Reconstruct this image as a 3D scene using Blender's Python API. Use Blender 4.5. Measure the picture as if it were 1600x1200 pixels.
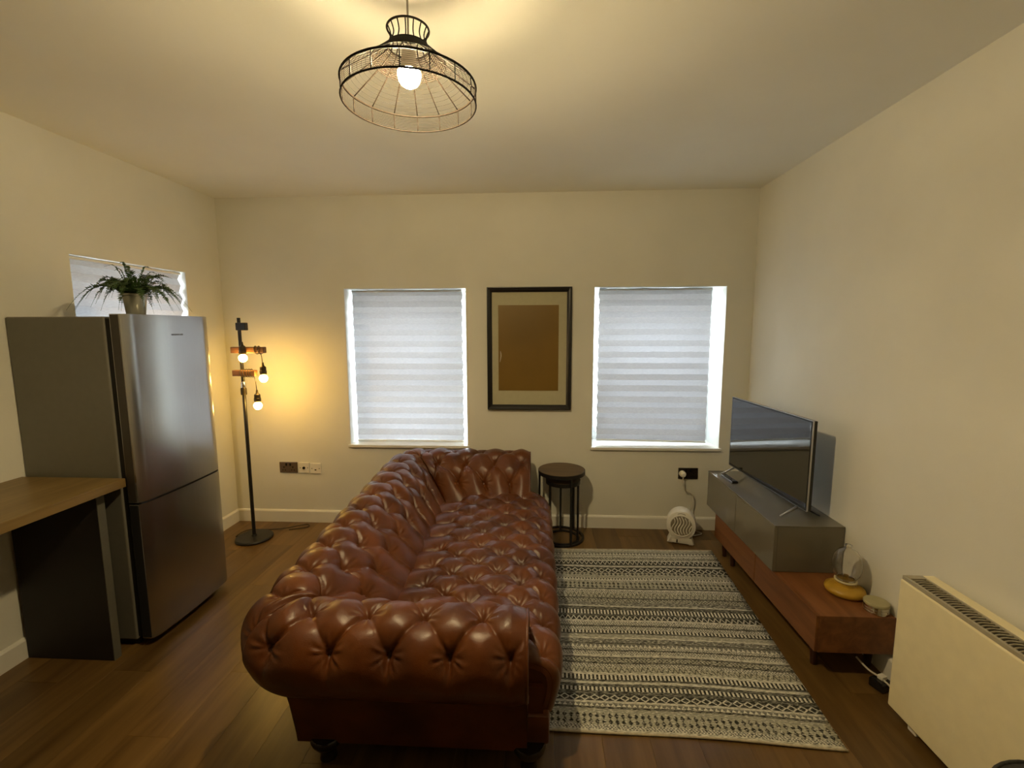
import bpy, bmesh, math, random
import numpy as np
from mathutils import Vector, Matrix
PI = math.pi
rnd = random.Random(7)
for o in list(bpy.data.objects):
    bpy.data.objects.remove(o)
SC = bpy.context.scene
COL = SC.collection

# ------------------------------------------------------------------ camera
cam_d = bpy.data.cameras.new('camera')
cam = bpy.data.objects.new('camera', cam_d)
COL.objects.link(cam)
cam_d.sensor_fit = 'HORIZONTAL'
cam_d.sensor_width = 36.0
cam_d.lens = 715.53 / 1600 * 36.0
cam_d.clip_start = 0.02
R_ = Vector((0.99862501, 0.0523628, -0.00249547))
U_ = Vector((-0.00378138, 0.11943147, 0.99283525))
F_ = Vector((-0.05228567, 0.99146067, -0.11946526))
cam.matrix_world = Matrix(((R_.x, U_.x, -F_.x, 0), (R_.y, U_.y, -F_.y, 0), (R_.z, U_.z, -F_.z, 1.5401), (0, 0, 0, 1)))
SC.camera = cam

# ------------------------------------------------------------------ world, exposure
SKY = 7.2
EXPO = 1.82
PENDANT_W = 455.0
LAMP_W = 31.0
WARM = (1.0, 0.57, 0.11)
SC.view_settings.view_transform = 'Standard'
SC.view_settings.look = 'None'
SC.view_settings.gamma = 1.0
SC.view_settings.use_curve_mapping = False
SC.view_settings.exposure = EXPO
world = bpy.data.worlds.new('overcast_sky')
SC.world = world
world.use_nodes = True
wn = world.node_tree
wn.nodes.clear()
w_out = wn.nodes.new('ShaderNodeOutputWorld')
w_bg = wn.nodes.new('ShaderNodeBackground')
w_bg.inputs['Strength'].default_value = SKY
w_tc = wn.nodes.new('ShaderNodeTexCoord')
w_sep = wn.nodes.new('ShaderNodeSeparateXYZ')
w_ramp = wn.nodes.new('ShaderNodeValToRGB')
w_ramp.color_ramp.elements[0].position = 0.0
w_ramp.color_ramp.elements[0].color = (0.55, 0.60, 0.63, 1)
w_ramp.color_ramp.elements[1].position = 0.6
w_ramp.color_ramp.elements[1].color = (0.92, 0.98, 1.03, 1)
wn.links.new(w_tc.outputs['Generated'], w_sep.inputs[0])
wn.links.new(w_sep.outputs['Z'], w_ramp.inputs[0])
wn.links.new(w_ramp.outputs[0], w_bg.inputs['Color'])
wn.links.new(w_bg.outputs[0], w_out.inputs['Surface'])

# ------------------------------------------------------------------ room numbers (metres)
XL, XR, YB, YF, H = -2.4116, 1.5712, 3.45, -4.2, 2.519

# ------------------------------------------------------------------ materials
MATS = {}


def mat(name, color, rough=0.5, metal=0.0, spec=0.5, noise=0.0, nscale=30.0, bump=0.0, bscale=200.0, coat=0.0, stretch=(1, 1, 1)):
    if name in MATS:
        return MATS[name]
    m = bpy.data.materials.new(name)
    m.use_nodes = True
    nt = m.node_tree
    b = nt.nodes['Principled BSDF']
    b.inputs['Base Color'].default_value = (*color, 1)
    b.inputs['Roughness'].default_value = rough
    b.inputs['Metallic'].default_value = metal
    b.inputs['Specular IOR Level'].default_value = spec
    b.inputs['Coat Weight'].default_value = coat
    tc = nt.nodes.new('ShaderNodeTexCoord')
    mp = nt.nodes.new('ShaderNodeMapping')
    mp.inputs['Scale'].default_value = stretch
    nt.links.new(tc.outputs['Object'], mp.inputs[0])
    if noise > 0:
        n = nt.nodes.new('ShaderNodeTexNoise')
        n.inputs['Scale'].default_value = nscale
        n.inputs['Detail'].default_value = 5
        nt.links.new(mp.outputs[0], n.inputs['Vector'])
        r = nt.nodes.new('ShaderNodeMapRange')
        r.inputs['From Min'].default_value = 0.3
        r.inputs['From Max'].default_value = 0.7
        r.inputs['To Min'].default_value = 1 - noise
        r.inputs['To Max'].default_value = 1 + noise
        nt.links.new(n.outputs['Fac'], r.inputs['Value'])
        mx = nt.nodes.new('ShaderNodeMix')
        mx.data_type = 'RGBA'
        mx.blend_type = 'MULTIPLY'
        mx.inputs['Factor'].default_value = 1
        mx.inputs['A'].default_value = (*color, 1)
        nt.links.new(r.outputs[0], mx.inputs['B'])
        nt.links.new(mx.outputs['Result'], b.inputs['Base Color'])
    if bump > 0:
        n2 = nt.nodes.new('ShaderNodeTexNoise')
        n2.inputs['Scale'].default_value = bscale
        n2.inputs['Detail'].default_value = 4
        nt.links.new(mp.outputs[0], n2.inputs['Vector'])
        bp = nt.nodes.new('ShaderNodeBump')
        bp.inputs['Strength'].default_value = bump
        bp.inputs['Distance'].default_value = 0.002
        nt.links.new(n2.outputs['Fac'], bp.inputs['Height'])
        nt.links.new(bp.outputs[0], b.inputs['Normal'])
    MATS[name] = m
    return m


def emit(name, color, strength):
    m = bpy.data.materials.new(name)
    m.use_nodes = True
    nt = m.node_tree
    nt.nodes.clear()
    o = nt.nodes.new('ShaderNodeOutputMaterial')
    e = nt.nodes.new('ShaderNodeEmission')
    e.inputs['Color'].default_value = (*color, 1)
    e.inputs['Strength'].default_value = strength
    nt.links.new(e.outputs[0], o.inputs['Surface'])
    return m


def glass(name, color=(1, 1, 1), rough=0.0, ior=1.45):
    m = bpy.data.materials.new(name)
    m.use_nodes = True
    b = m.node_tree.nodes['Principled BSDF']
    b.inputs['Base Color'].default_value = (*color, 1)
    b.inputs['Roughness'].default_value = rough
    b.inputs['Transmission Weight'].default_value = 1
    b.inputs['IOR'].default_value = ior
    return m


def pane_glass(name):
    # thin flat pane: passes light straight through with a faint reflection
    m = bpy.data.materials.new(name)
    m.use_nodes = True
    nt = m.node_tree
    nt.nodes.clear()
    o = nt.nodes.new('ShaderNodeOutputMaterial')
    t = nt.nodes.new('ShaderNodeBsdfTransparent')
    t.inputs['Color'].default_value = (0.94, 0.97, 0.96, 1)
    g = nt.nodes.new('ShaderNodeBsdfGlossy')
    g.inputs['Roughness'].default_value = 0.02
    fr = nt.nodes.new('ShaderNodeFresnel')
    fr.inputs['IOR'].default_value = 1.45
    mx = nt.nodes.new('ShaderNodeMixShader')
    nt.links.new(fr.outputs[0], mx.inputs[0])
    nt.links.new(t.outputs[0], mx.inputs[1])
    nt.links.new(g.outputs[0], mx.inputs[2])
    nt.links.new(mx.outputs[0], o.inputs['Surface'])
    return m


def wood(name, c1, c2, scale=2.0, rough=0.45, along='Y', per_object=0.0, spec=0.4, bump=0.15):
    m = bpy.data.materials.new(name)
    m.use_nodes = True
    nt = m.node_tree
    b = nt.nodes['Principled BSDF']
    b.inputs['Roughness'].default_value = rough
    b.inputs['Specular IOR Level'].default_value = spec
    tc = nt.nodes.new('ShaderNodeTexCoord')
    mp = nt.nodes.new('ShaderNodeMapping')
    s = {'X': (0.7, 9, 9), 'Y': (9, 0.7, 9), 'Z': (9, 9, 0.7)}[along]
    mp.inputs['Scale'].default_value = s
    nt.links.new(tc.outputs['Object'], mp.inputs[0])
    n = nt.nodes.new('ShaderNodeTexNoise')
    n.inputs['Scale'].default_value = scale
    n.inputs['Detail'].default_value = 7
    n.inputs['Roughness'].default_value = 0.6
    n.inputs['Distortion'].default_value = 0.6
    rp = nt.nodes.new('ShaderNodeValToRGB')
    rp.color_ramp.elements[0].position = 0.32
    rp.color_ramp.elements[0].color = (*c1, 1)
    rp.color_ramp.elements[1].position = 0.68
    rp.color_ramp.elements[1].color = (*c2, 1)
    col = rp.outputs[0]
    if per_object > 0:
        oi = nt.nodes.new('ShaderNodeObjectInfo')
        ad = nt.nodes.new('ShaderNodeVectorMath')
        ad.operation = 'SCALE'
        cb = nt.nodes.new('ShaderNodeCombineXYZ')
        for i in range(3):
            nt.links.new(oi.outputs['Random'], cb.inputs[i])
        nt.links.new(cb.outputs[0], ad.inputs[0])
        ad.inputs['Scale'].default_value = 37.0
        a2 = nt.nodes.new('ShaderNodeVectorMath')
        nt.links.new(mp.outputs[0], a2.inputs[0])
        nt.links.new(ad.outputs[0], a2.inputs[1])
        nt.links.new(a2.outputs[0], n.inputs['Vector'])
        mr = nt.nodes.new('ShaderNodeMapRange')
        mr.inputs['To Min'].default_value = 1 - per_object
        mr.inputs['To Max'].default_value = 1 + per_object
        nt.links.new(oi.outputs['Random'], mr.inputs['Value'])
        mx = nt.nodes.new('ShaderNodeMix')
        mx.data_type = 'RGBA'
        mx.blend_type = 'MULTIPLY'
        mx.inputs['Factor'].default_value = 1
        nt.links.new(rp.outputs[0], mx.inputs['A'])
        nt.links.new(mr.outputs[0], mx.inputs['B'])
        col = mx.outputs['Result']
    else:
        nt.links.new(mp.outputs[0], n.inputs['Vector'])
    nt.links.new(n.outputs['Fac'], rp.inputs[0])
    nt.links.new(col, b.inputs['Base Color'])
    if bump:
        bp = nt.nodes.new('ShaderNodeBump')
        bp.inputs['Strength'].default_value = bump
        bp.inputs['Distance'].default_value = 0.002
        nt.links.new(n.outputs['Fac'], bp.inputs['Height'])
        nt.links.new(bp.outputs[0], b.inputs['Normal'])
    return m


def paper_blind():
    m = bpy.data.materials.new('pleated_paper')
    m.use_nodes = True
    nt = m.node_tree
    nt.nodes.clear()
    o = nt.nodes.new('ShaderNodeOutputMaterial')
    d = nt.nodes.new('ShaderNodeBsdfDiffuse')
    t = nt.nodes.new('ShaderNodeBsdfTranslucent')
    mx = nt.nodes.new('ShaderNodeMixShader')
    mx.inputs[0].default_value = 0.52
    tc = nt.nodes.new('ShaderNodeTexCoord')
    mp = nt.nodes.new('ShaderNodeMapping')
    mp.inputs['Scale'].default_value = (12, 12, 60)
    n = nt.nodes.new('ShaderNodeTexNoise')
    n.inputs['Scale'].default_value = 4
    n.inputs['Detail'].default_value = 6
    r = nt.nodes.new('ShaderNodeValToRGB')
    r.color_ramp.elements[0].position = 0.3
    r.color_ramp.elements[0].color = (0.74, 0.74, 0.76, 1)
    r.color_ramp.elements[1].position = 0.7
    r.color_ramp.elements[1].color = (0.86, 0.86, 0.87, 1)
    nt.links.new(tc.outputs['Object'], mp.inputs[0])
    nt.links.new(mp.outputs[0], n.inputs['Vector'])
    nt.links.new(n.outputs['Fac'], r.inputs[0])
    nt.links.new(r.outputs[0], d.inputs['Color'])
    tr = nt.nodes.new('ShaderNodeMix')
    tr.data_type = 'RGBA'
    tr.blend_type = 'MULTIPLY'
    tr.inputs['Factor'].default_value = 1
    tr.inputs['B'].default_value = (0.128, 0.128, 0.134, 1)
    nt.links.new(r.outputs[0], tr.inputs['A'])
    nt.links.new(tr.outputs['Result'], t.inputs['Color'])
    nt.links.new(d.outputs[0], mx.inputs[1])
    nt.links.new(t.outputs[0], mx.inputs[2])
    nt.links.new(mx.outputs[0], o.inputs['Surface'])
    return m


# ------------------------------------------------------------------ mesh helpers
def wmat(o):
    m = Matrix.Identity(4)
    while o is not None:
        m = o.matrix_basis @ m
        o = o.parent
    return m


class B:
    def __init__(self):
        self.bm = bmesh.new()

    def box(self, x0, x1, y0, y1, z0, z1, bev=0.0, seg=2, rot=None, about=None):
        g = bmesh.ops.create_cube(self.bm, size=1.0)
        vs = g['verts']
        c = Vector(((x0 + x1) / 2, (y0 + y1) / 2, (z0 + z1) / 2))
        for v in vs:
            v.co = Vector((v.co.x * (x1 - x0), v.co.y * (y1 - y0), v.co.z * (z1 - z0))) + c
        if bev > 0:
            es = set()
            for v in vs:
                es.update(v.link_edges)
            r = bmesh.ops.bevel(self.bm, geom=list(es), offset=bev, segments=seg, profile=0.5, affect='EDGES')
            vs = list({v for f in r['faces'] for v in f.verts} | {v for v in vs if v.is_valid})
        if rot is not None:
            p = Vector(about) if about is not None else c
            for v in vs:
                v.co = rot @ (v.co - p) + p
        return self

    def grid(self, pts, closed_u=False, closed_v=False, flip=False):
        # pts: array [nu][nv][3]
        nu, nv = len(pts), len(pts[0])
        vs = [[self.bm.verts.new(pts[i][j]) for j in range(nv)] for i in range(nu)]
        for i in range(nu if closed_u else nu - 1):
            for j in range(nv if closed_v else nv - 1):
                q = [vs[i][j], vs[(i + 1) % nu][j], vs[(i + 1) % nu][(j + 1) % nv], vs[i][(j + 1) % nv]]
                if flip:
                    q.reverse()
                try:
                    self.bm.faces.new(q)
                except ValueError:
                    pass
        return vs

    def lathe(self, prof, c=(0, 0, 0), n=32, axis='Z', sx=1.0, sy=1.0):
        # prof: list of (r, h) ; closes at r==0
        c = Vector(c)
        rings = []
        for r, h in prof:
            if r <= 1e-6:
                p = Vector((0, 0, h))
                rings.append([self.bm.verts.new(self._ax(p, axis) + c)])
            else:
                rings.append([self.bm.verts.new(self._ax(Vector((r * sx * math.cos(2 * PI * k / n), r * sy * math.sin(2 * PI * k / n), h)), axis) + c) for k in range(n)])
        for a, b in zip(rings, rings[1:]):
            for k in range(n):
                k2 = (k + 1) % n
                if len(a) == 1 and len(b) == 1:
                    continue
                if len(a) == 1:
                    self.bm.faces.new([a[0], b[k2], b[k]][::-1])
                elif len(b) == 1:
                    self.bm.faces.new([a[k], a[k2], b[0]])
                else:
                    self.bm.faces.new([a[k], a[k2], b[k2], b[k]])
        return self

    @staticmethod
    def _ax(p, axis):
        if axis == 'Z':
            return p
        if axis == 'X':
            return Vector((p.z, p.x, p.y))
        return Vector((p.y, p.z, p.x)) if axis == 'Y' else p

    def tube(self, pts, r, n=8, cap=True, closed=False):
        pts = [Vector(p) for p in pts]
        m = len(pts)
        up = None
        rings = []
        for i, p in enumerate(pts):
            if closed:
                t = pts[(i + 1) % m] - pts[i - 1]
            else:
                t = pts[min(i + 1, m - 1)] - pts[max(i - 1, 0)]
            t.normalize()
            if up is None:
                up = Vector((0, 0, 1)) if abs(t.z) < 0.9 else Vector((1, 0, 0))
            a = t.cross(up)
            if a.length < 1e-5:
                a = t.cross(Vector((0.3, 1, 0.2)))
            a.normalize()
            b = a.cross(t).normalized()
            up = b
            rr = r[i] if isinstance(r, (list, tuple)) else r
            rings.append([self.bm.verts.new(p + a * (rr * math.cos(2 * PI * k / n)) + b * (rr * math.sin(2 * PI * k / n))) for k in range(n)])
        for i in range(m if closed else m - 1):
            A, Bq = rings[i], rings[(i + 1) % m]
            for k in range(n):
                self.bm.faces.new([A[k], A[(k + 1) % n], Bq[(k + 1) % n], Bq[k]])
        if cap and not closed:
            self.bm.faces.new(rings[0][::-1])
            self.bm.faces.new(rings[-1])
        return self

    def ring(self, c, r, tr, n=48, k=8):
        return self.tube([(c[0] + r * math.cos(2 * PI * i / n), c[1] + r * math.sin(2 * PI * i / n), c[2]) for i in range(n)], tr, k, closed=True)

    def sphere(self, c, r, seg=24, rings=14, s=(1, 1, 1)):
        g = bmesh.ops.create_uvsphere(self.bm, u_segments=seg, v_segments=rings, radius=r)
        for v in g['verts']:
            v.co = Vector((v.co.x * s[0], v.co.y * s[1], v.co.z * s[2])) + Vector(c)
        return self

    def prism(self, poly, y0, y1, axis='Y'):
        # poly of (a, b): axis Y -> (x, z) ; axis X -> (y, z) ; axis Z -> (x, y)
        def P(a, b, t):
            return {'Y': (a, t, b), 'X': (t, a, b), 'Z': (a, b, t)}[axis]
        A = [self.bm.verts.new(P(a, b, y0)) for a, b in poly]
        C = [self.bm.verts.new(P(a, b, y1)) for a, b in poly]
        n = len(poly)
        self.bm.faces.new(A)
        self.bm.faces.new(C[::-1])
        for i in range(n):
            self.bm.faces.new([A[i], C[i], C[(i + 1) % n], A[(i + 1) % n]])
        return self

    def build(self, name, m, parent=None, smooth=False, world=True, normals=True, auto=None):
        if normals:
            bmesh.ops.recalc_face_normals(self.bm, faces=self.bm.faces[:])
        me = bpy.data.meshes.new(name)
        if parent is not None and world:
            self.bm.transform(wmat(parent).inverted())
        if smooth:
            for f in self.bm.faces:
                f.smooth = True
            if auto is not None:
                for e in self.bm.edges:
                    if len(e.link_faces) == 2 and e.calc_face_angle(0) > auto:
                        e.smooth = False
        self.bm.to_mesh(me)
        self.bm.free()
        for mm in (m if isinstance(m, (list, tuple)) else [m]):
            me.materials.append(mm)
        o = bpy.data.objects.new(name, me)
        COL.objects.link(o)
        o.parent = parent
        return o


def tag(o, label=None, cat=None, group=None, kind=None):
    if label:
        o['label'] = label
    if cat:
        o['category'] = cat
    if group:
        o['group'] = group
    if kind:
        o['kind'] = kind
    return o


def thing(name, label, cat, loc=(0, 0, 0), rz=0.0, group=None):
    o = bpy.data.objects.new(name, None)
    o.empty_display_size = 0.05
    COL.objects.link(o)
    o.location = loc
    o.rotation_euler = (0, 0, rz)
    return tag(o, label, cat, group)


def spline(pts, n=8):
    pts = [Vector(p) for p in pts]
    q = [pts[0]] + pts + [pts[-1]]
    out = []
    for i in range(1, len(q) - 2):
        p0, p1, p2, p3 = q[i - 1], q[i], q[i + 1], q[i + 2]
        for k in range(n):
            t = k / n
            out.append(0.5 * ((2 * p1) + (-p0 + p2) * t + (2 * p0 - 5 * p1 + 4 * p2 - p3) * t * t + (-p0 + 3 * p1 - 3 * p2 + p3) * t ** 3))
    out.append(pts[-1])
    return out


# ------------------------------------------------------------------ shared materials
wall_m = mat('wall_paint', (0.76, 0.745, 0.66), 0.75, spec=0.25, noise=0.03, nscale=3, bump=0.12, bscale=160)
ceil_m = mat('ceiling_paint', (0.90, 0.89, 0.81), 0.85, spec=0.2, noise=0.02, nscale=2, bump=0.05, bscale=120)
trim_m = mat('white_gloss_trim', (0.82, 0.80, 0.73), 0.4, noise=0.02, nscale=8)
upvc_m = mat('white_window_frame', (0.82, 0.84, 0.82), 0.35, noise=0.01)
sill_m = mat('white_window_sill', (0.78, 0.77, 0.72), 0.35, noise=0.02)
pane_m = pane_glass('window_glass')
blind_m = paper_blind()
floor_m = wood('oak_floor_board', (0.082, 0.042, 0.011), (0.185, 0.106, 0.032), 1.3, 0.30, 'Y', 0.16, spec=0.4, bump=0.08)
sub_m = mat('dark_floor_joint', (0.03, 0.018, 0.01), 0.9, noise=0.1)
black_m = mat('black_powder_coat', (0.012, 0.011, 0.011), 0.42, noise=0.1, nscale=40)
blackgloss_m = mat('black_gloss_plastic', (0.008, 0.008, 0.009), 0.2, noise=0.05)
chrome_m = mat('brushed_chrome', (0.6, 0.58, 0.54), 0.25, metal=1.0, noise=0.05)
white_pl = mat('white_plastic', (0.84, 0.81, 0.73), 0.38, noise=0.03, nscale=12)
cable_m = mat('cable_dark', (0.03, 0.022, 0.016), 0.6, noise=0.1)
cable_w = mat('cable_white', (0.62, 0.58, 0.50), 0.5, noise=0.05)

# ------------------------------------------------------------------ setting: floor, ceiling, walls
fl = B().box(XL - 0.2, XR + 0.2, YF - 0.2, YB + 0.36, -0.06, -0.010).build('floor', sub_m)
tag(fl, kind='structure')
ROW = 0.181
x = XL - 0.05
row = 0
while x < XR:
    y = YF - rnd.uniform(0.0, 1.1)
    while y < YB:
        y1 = y + 1.22
        a, b_ = max(y, YF), min(y1, YB)
        xa, xb = max(x, XL), min(x + ROW, XR)
        if b_ - a > 0.03 and xb - xa > 0.01 and b_ > -0.6:
            B().box(xa + 0.0002, xb - 0.0002, a + 0.0002, b_ - 0.0002, -0.010, 0.0, bev=0.0005, seg=1).build('floor_board', floor_m, fl)
        y = y1
    x += ROW
    row += 1

tag(B().box(XL - 0.2, XR + 0.2, YF - 0.2, YB + 0.3, H, H + 0.1).build('ceiling', ceil_m), kind='structure')


def wall_with_holes(name, axis, pos, thick, a0, a1, holes, m=None):
    """axis 'Y': wall plane at y=pos, thickness outward ; axis 'X': wall plane at x=pos"""
    b = B()
    As = sorted({a0, a1} | {h[0] for h in holes} | {h[1] for h in holes})
    Zs = sorted({-0.06, H + 0.1} | {h[2] for h in holes} | {h[3] for h in holes})
    for i in range(len(As) - 1):
        for j in range(len(Zs) - 1):
            ca, cz = (As[i] + As[i + 1]) / 2, (Zs[j] + Zs[j + 1]) / 2
            if any(h[0] < ca < h[1] and h[2] < cz < h[3] for h in holes):
                continue
            p0, p1 = sorted((pos, pos + thick))
            if axis == 'Y':
                b.box(As[i], As[i + 1], p0, p1, Zs[j], Zs[j + 1])
            else:
                b.box(p0, p1, As[i], As[i + 1], Zs[j], Zs[j + 1])
    bmesh.ops.remove_doubles(b.bm, verts=b.bm.verts[:], dist=1e-5)
    # remove the doubled inner faces between neighbouring boxes
    seen = {}
    for f in b.bm.faces:
        seen.setdefault(tuple(sorted(v.index for v in f.verts)) if False else frozenset(f.verts), []).append(f)
    dead = [f for fs in seen.values() if len(fs) > 1 for f in fs]
    bmesh.ops.delete(b.bm, geom=dead, context='FACES_ONLY')
    return tag(b.build(name, m or wall_m), kind='structure')


WZ0, WZ1 = 0.640, 1.846
W1 = (-1.455, -0.525, WZ0, WZ1)
W2 = (0.425, 1.380, WZ0, WZ1)
W3 = (2.303, 3.098, WZ0, 1.934)
wall_with_holes('wall_back', 'Y', YB, 0.34, XL - 0.2, XR + 0.2, [W1, W2])
wall_with_holes('wall_left', 'X', XL, -0.34, YF - 0.2, YB + 0.0, [W3])
wall_with_holes('wall_right', 'X', XR, 0.2, YF - 0.2, YB + 0.0, [])
wall_with_holes('wall_front', 'Y', YF, -0.2, XL - 0.2, XR + 0.2, [], mat('dark_bounce_absorber', (0.06, 0.06, 0.055), 0.6, noise=0.05))  # unseen wall, coloured dark to cut light bounced back into the room

SK = [(0.0, 0.0), (0.016, 0.0), (0.016, 0.088), (0.011, 0.096), (0.004, 0.1), (0.0, 0.1)]


def baseboard(name, axis, pos, sgn, a0, a1):
    b = B()
    b.prism([(pos + sgn * d, z) for d, z in SK], a0, a1, axis='X' if axis == 'Y' else 'Y')
    return tag(b.build(name, trim_m), kind='structure')


baseboard('baseboard_back', 'Y', YB, -1, XL, XR)
baseboard('baseboard_left', 'X', XL, 1, YF, YB - 0.016)
baseboard('baseboard_right', 'X', XR, -1, YF, YB - 0.016)
tag(B().box(-30, 30, -30, 60, -3.2, -3.1).build('floor_outside', mat('pale_paving_outside', (0.32, 0.32, 0.31), 0.9, noise=0.15, nscale=0.5)), kind='structure')


# ------------------------------------------------------------------ windows and blinds
def make_window(name, axis, pos, out, hole, sill_over):
    """sash window at the outer part of the reveal, sill board lying on the bottom of the opening"""
    a0, a1, z0, z1 = hole

    def bx(b, a_0, a_1, d0, d1, za, zb, bev=0.004):
        p0, p1 = sorted((pos + out * d0, pos + out * d1))
        if axis == 'Y':
            b.box(a_0, a_1, p0, p1, za, zb, bev)
        else:
            b.box(p0, p1, a_0, a_1, za, zb, bev)
    b = B()
    W = 0.026
    bx(b, a0, a0 + W, 0.25, 0.33, z0, z1)
    bx(b, a1 - W, a1, 0.25, 0.33, z0, z1)
    bx(b, a0 + W, a1 - W, 0.25, 0.33, z1 - W, z1)
    bx(b, a0 + W, a1 - W, 0.25, 0.33, z0, z0 + W)
    root = tag(b.build(name, upvc_m), kind='structure')
    # white painted lining of the reveal
    b = B()
    bx(b, a0 + 0.0003, a0 + 0.003, 0.001, 0.25, z0 + 0.004, z1 - 0.003, 0)
    bx(b, a1 - 0.003, a1 - 0.0003, 0.001, 0.25, z0 + 0.004, z1 - 0.003, 0)
    bx(b, a0 + 0.0003, a1 - 0.0003, 0.001, 0.25, z1 - 0.003, z1 - 0.0003, 0)
    b.build('reveal_lining', upvc_m, root)
    zm = (z0 + z1) / 2
    S_ = 0.032
    for k, (za, zb) in enumerate(((z0 + W, zm + 0.02), (zm - 0.02, z1 - W))):
        d0, d1 = (0.255, 0.287) if k == 0 else (0.290, 0.322)
        b = B()
        aa, ab = a0 + W, a1 - W
        bx(b, aa, aa + S_, d0, d1, za, zb, 0.003)
        bx(b, ab - S_, ab, d0, d1, za, zb, 0.003)
        bx(b, aa + S_, ab - S_, d0, d1, zb - S_ - 0.01, zb, 0.003)
        bx(b, aa + S_, ab - S_, d0, d1, za, za + S_ + 0.01, 0.003)
        s = b.build('sash', upvc_m, root)
        b = B()
        dm = (d0 + d1) / 2
        p = pos + out * dm
        zl, zh = za + S_ + 0.01, zb - S_ - 0.01
        if axis == 'Y':
            q = [(aa + S_, p, zl), (ab - S_, p, zl), (ab - S_, p, zh), (aa + S_, p, zh)]
        else:
            q = [(p, aa + S_, zl), (p, ab - S_, zl), (p, ab - S_, zh), (p, aa + S_, zh)]
        b.bm.faces.new([b.bm.verts.new(v) for v in q])
        b.build('pane', pane_m, s)
    b = B()
    o_ = 0.012
    if axis == 'Y':
        b.box(a0 - o_ * sill_over, a1 + o_ * sill_over, pos - 0.022, pos - 0.0005, z0 - 0.018, z0 + 0.004, 0.004)
        b.box(a0 + 0.0005, a1 - 0.0005, pos - 0.004, pos + 0.25, z0 - 0.0, z0 + 0.004)
    else:
        b.box(pos + 0.0005, pos + 0.022, a0 - o_, a1 + o_, z0 - 0.018, z0 + 0.004, 0.004)
        b.box(pos - 0.25, pos + 0.004, a0 + 0.0005, a1 - 0.0005, z0, z0 + 0.004)
    b.build('window_sill', sill_m, root)
    return root


make_window('window_1', 'Y', YB, 1, W1, 1)
make_window('window_2', 'Y', YB, 1, W2, 1)
make_window('window_3', 'X', XL, -1, W3, 1)


def make_blind(label, axis, pos, out, a0, a1, z0, z1, depth, tilt=0.0, seed=0, wavy=0.0):
    """pleated paper blind hung from the top of the reveal"""
    r = random.Random(seed)
    mid = (a0 + a1) / 2
    d = pos + out * depth
    loc = (mid, d, z1) if axis == 'Y' else (d, mid, z1)
    t = thing('pleated_blind', label, 'blind', loc, 0, 'pleated blinds')
    n = int(round((z1 - 0.02 - z0) / 0.0435))
    hts = [z1 - 0.0038 - (z1 - 0.0038 - z0) * i / n for i in range(n + 1)]
    NA = 26
    pts = []
    for k in range(NA + 1):
        f = k / NA
        line = []
        for i, z in enumerate(hts):
            zz = z + r.uniform(-0.0012, 0.0012) + tilt * (1 - f) * (1 - (z - z0) / (z1 - z0)) ** 6
            dd = (0.0115 if i % 2 else -0.0115) + r.uniform(-0.0008, 0.0008)
            a = a0 + (a1 - a0) * f
            if k in (0, NA):
                a += (0.0022 if i % 2 else -0.0022) * (1 if k else -1) + (wavy * math.sin(i * 1.1 + seed) if k == NA else 0)
            line.append((a, d + out * dd, zz) if axis == 'Y' else (d + out * dd, a, zz))
        pts.append(line)
    b = B()
    b.grid(pts)
    b.build('pleated_paper', blind_m, t, normals=False)
    b = B()
    if axis == 'Y':
        b.box(a0, a1, d - 0.012, d + 0.012, z1 - 0.021, z1 - 0.008, 0.002)
    else:
        b.box(d - 0.012, d + 0.012, a0, a1, z1 - 0.021, z1 - 0.008, 0.002)
    b.build('head_rail', upvc_m, t)
    b = B()
    zb = z0 - 0.012
    if axis == 'Y':
        rot = Matrix.Rotation(math.atan(tilt / (a1 - a0)), 3, 'Y') if tilt else None
        b.box(a0, a1, d - 0.011, d + 0.011, zb + tilt * 0.5, z0 + 0.001 + tilt * 0.5, 0.003, rot=rot)
    else:
        b.box(d - 0.011, d + 0.011, a0, a1, zb, z0 + 0.001, 0.003)
    b.build('bottom_rail', upvc_m, t)
    return t


make_blind('white pleated paper blind in the window between the floor lamp and the picture frame', 'Y', YB, 1, -1.432, -0.570, WZ0 + 0.018, WZ1 - 0.001, 0.10, 0, 1)
make_blind('white pleated paper blind in the window beside the television, bottom rail slightly lifted', 'Y', YB, 1, 0.474, 1.312, WZ0 + 0.030, WZ1 - 0.001, 0.10, 0.012, 2)
make_blind('white pleated paper blind in the small window behind the fern on the fridge', 'X', XL, -1, 2.310, 3.083, WZ0 + 0.018, 1.933, 0.035, 0, 3, 0.006)

# ------------------------------------------------------------------ sofa
leather = bpy.data.materials.new('cognac_leather')
leather.use_nodes = True
nt = leather.node_tree
pb = nt.nodes['Principled BSDF']
pb.inputs['Roughness'].default_value = 0.38
pb.inputs['Specular IOR Level'].default_value = 0.5
pb.inputs['Coat Weight'].default_value = 0.06
pb.inputs['Coat Roughness'].default_value = 0.25
tc = nt.nodes.new('ShaderNodeTexCoord')
n1 = nt.nodes.new('ShaderNodeTexNoise')
n1.inputs['Scale'].default_value = 6
n1.inputs['Detail'].default_value = 6
rp = nt.nodes.new('ShaderNodeValToRGB')
rp.color_ramp.elements[0].position = 0.3
rp.color_ramp.elements[0].color = (0.058, 0.0135, 0.0022, 1)
rp.color_ramp.elements[1].position = 0.72
rp.color_ramp.elements[1].color = (0.150, 0.041, 0.0045, 1)
vo = nt.nodes.new('ShaderNodeTexVoronoi')
vo.inputs['Scale'].default_value = 420
n2 = nt.nodes.new('ShaderNodeTexNoise')
n2.inputs['Scale'].default_value = 45
n2.inputs['Detail'].default_value = 3
ma = nt.nodes.new('ShaderNodeMath')
ma.operation = 'MULTIPLY_ADD'
ma.inputs[1].default_value = 0.25
bp = nt.nodes.new('ShaderNodeBump')
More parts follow.
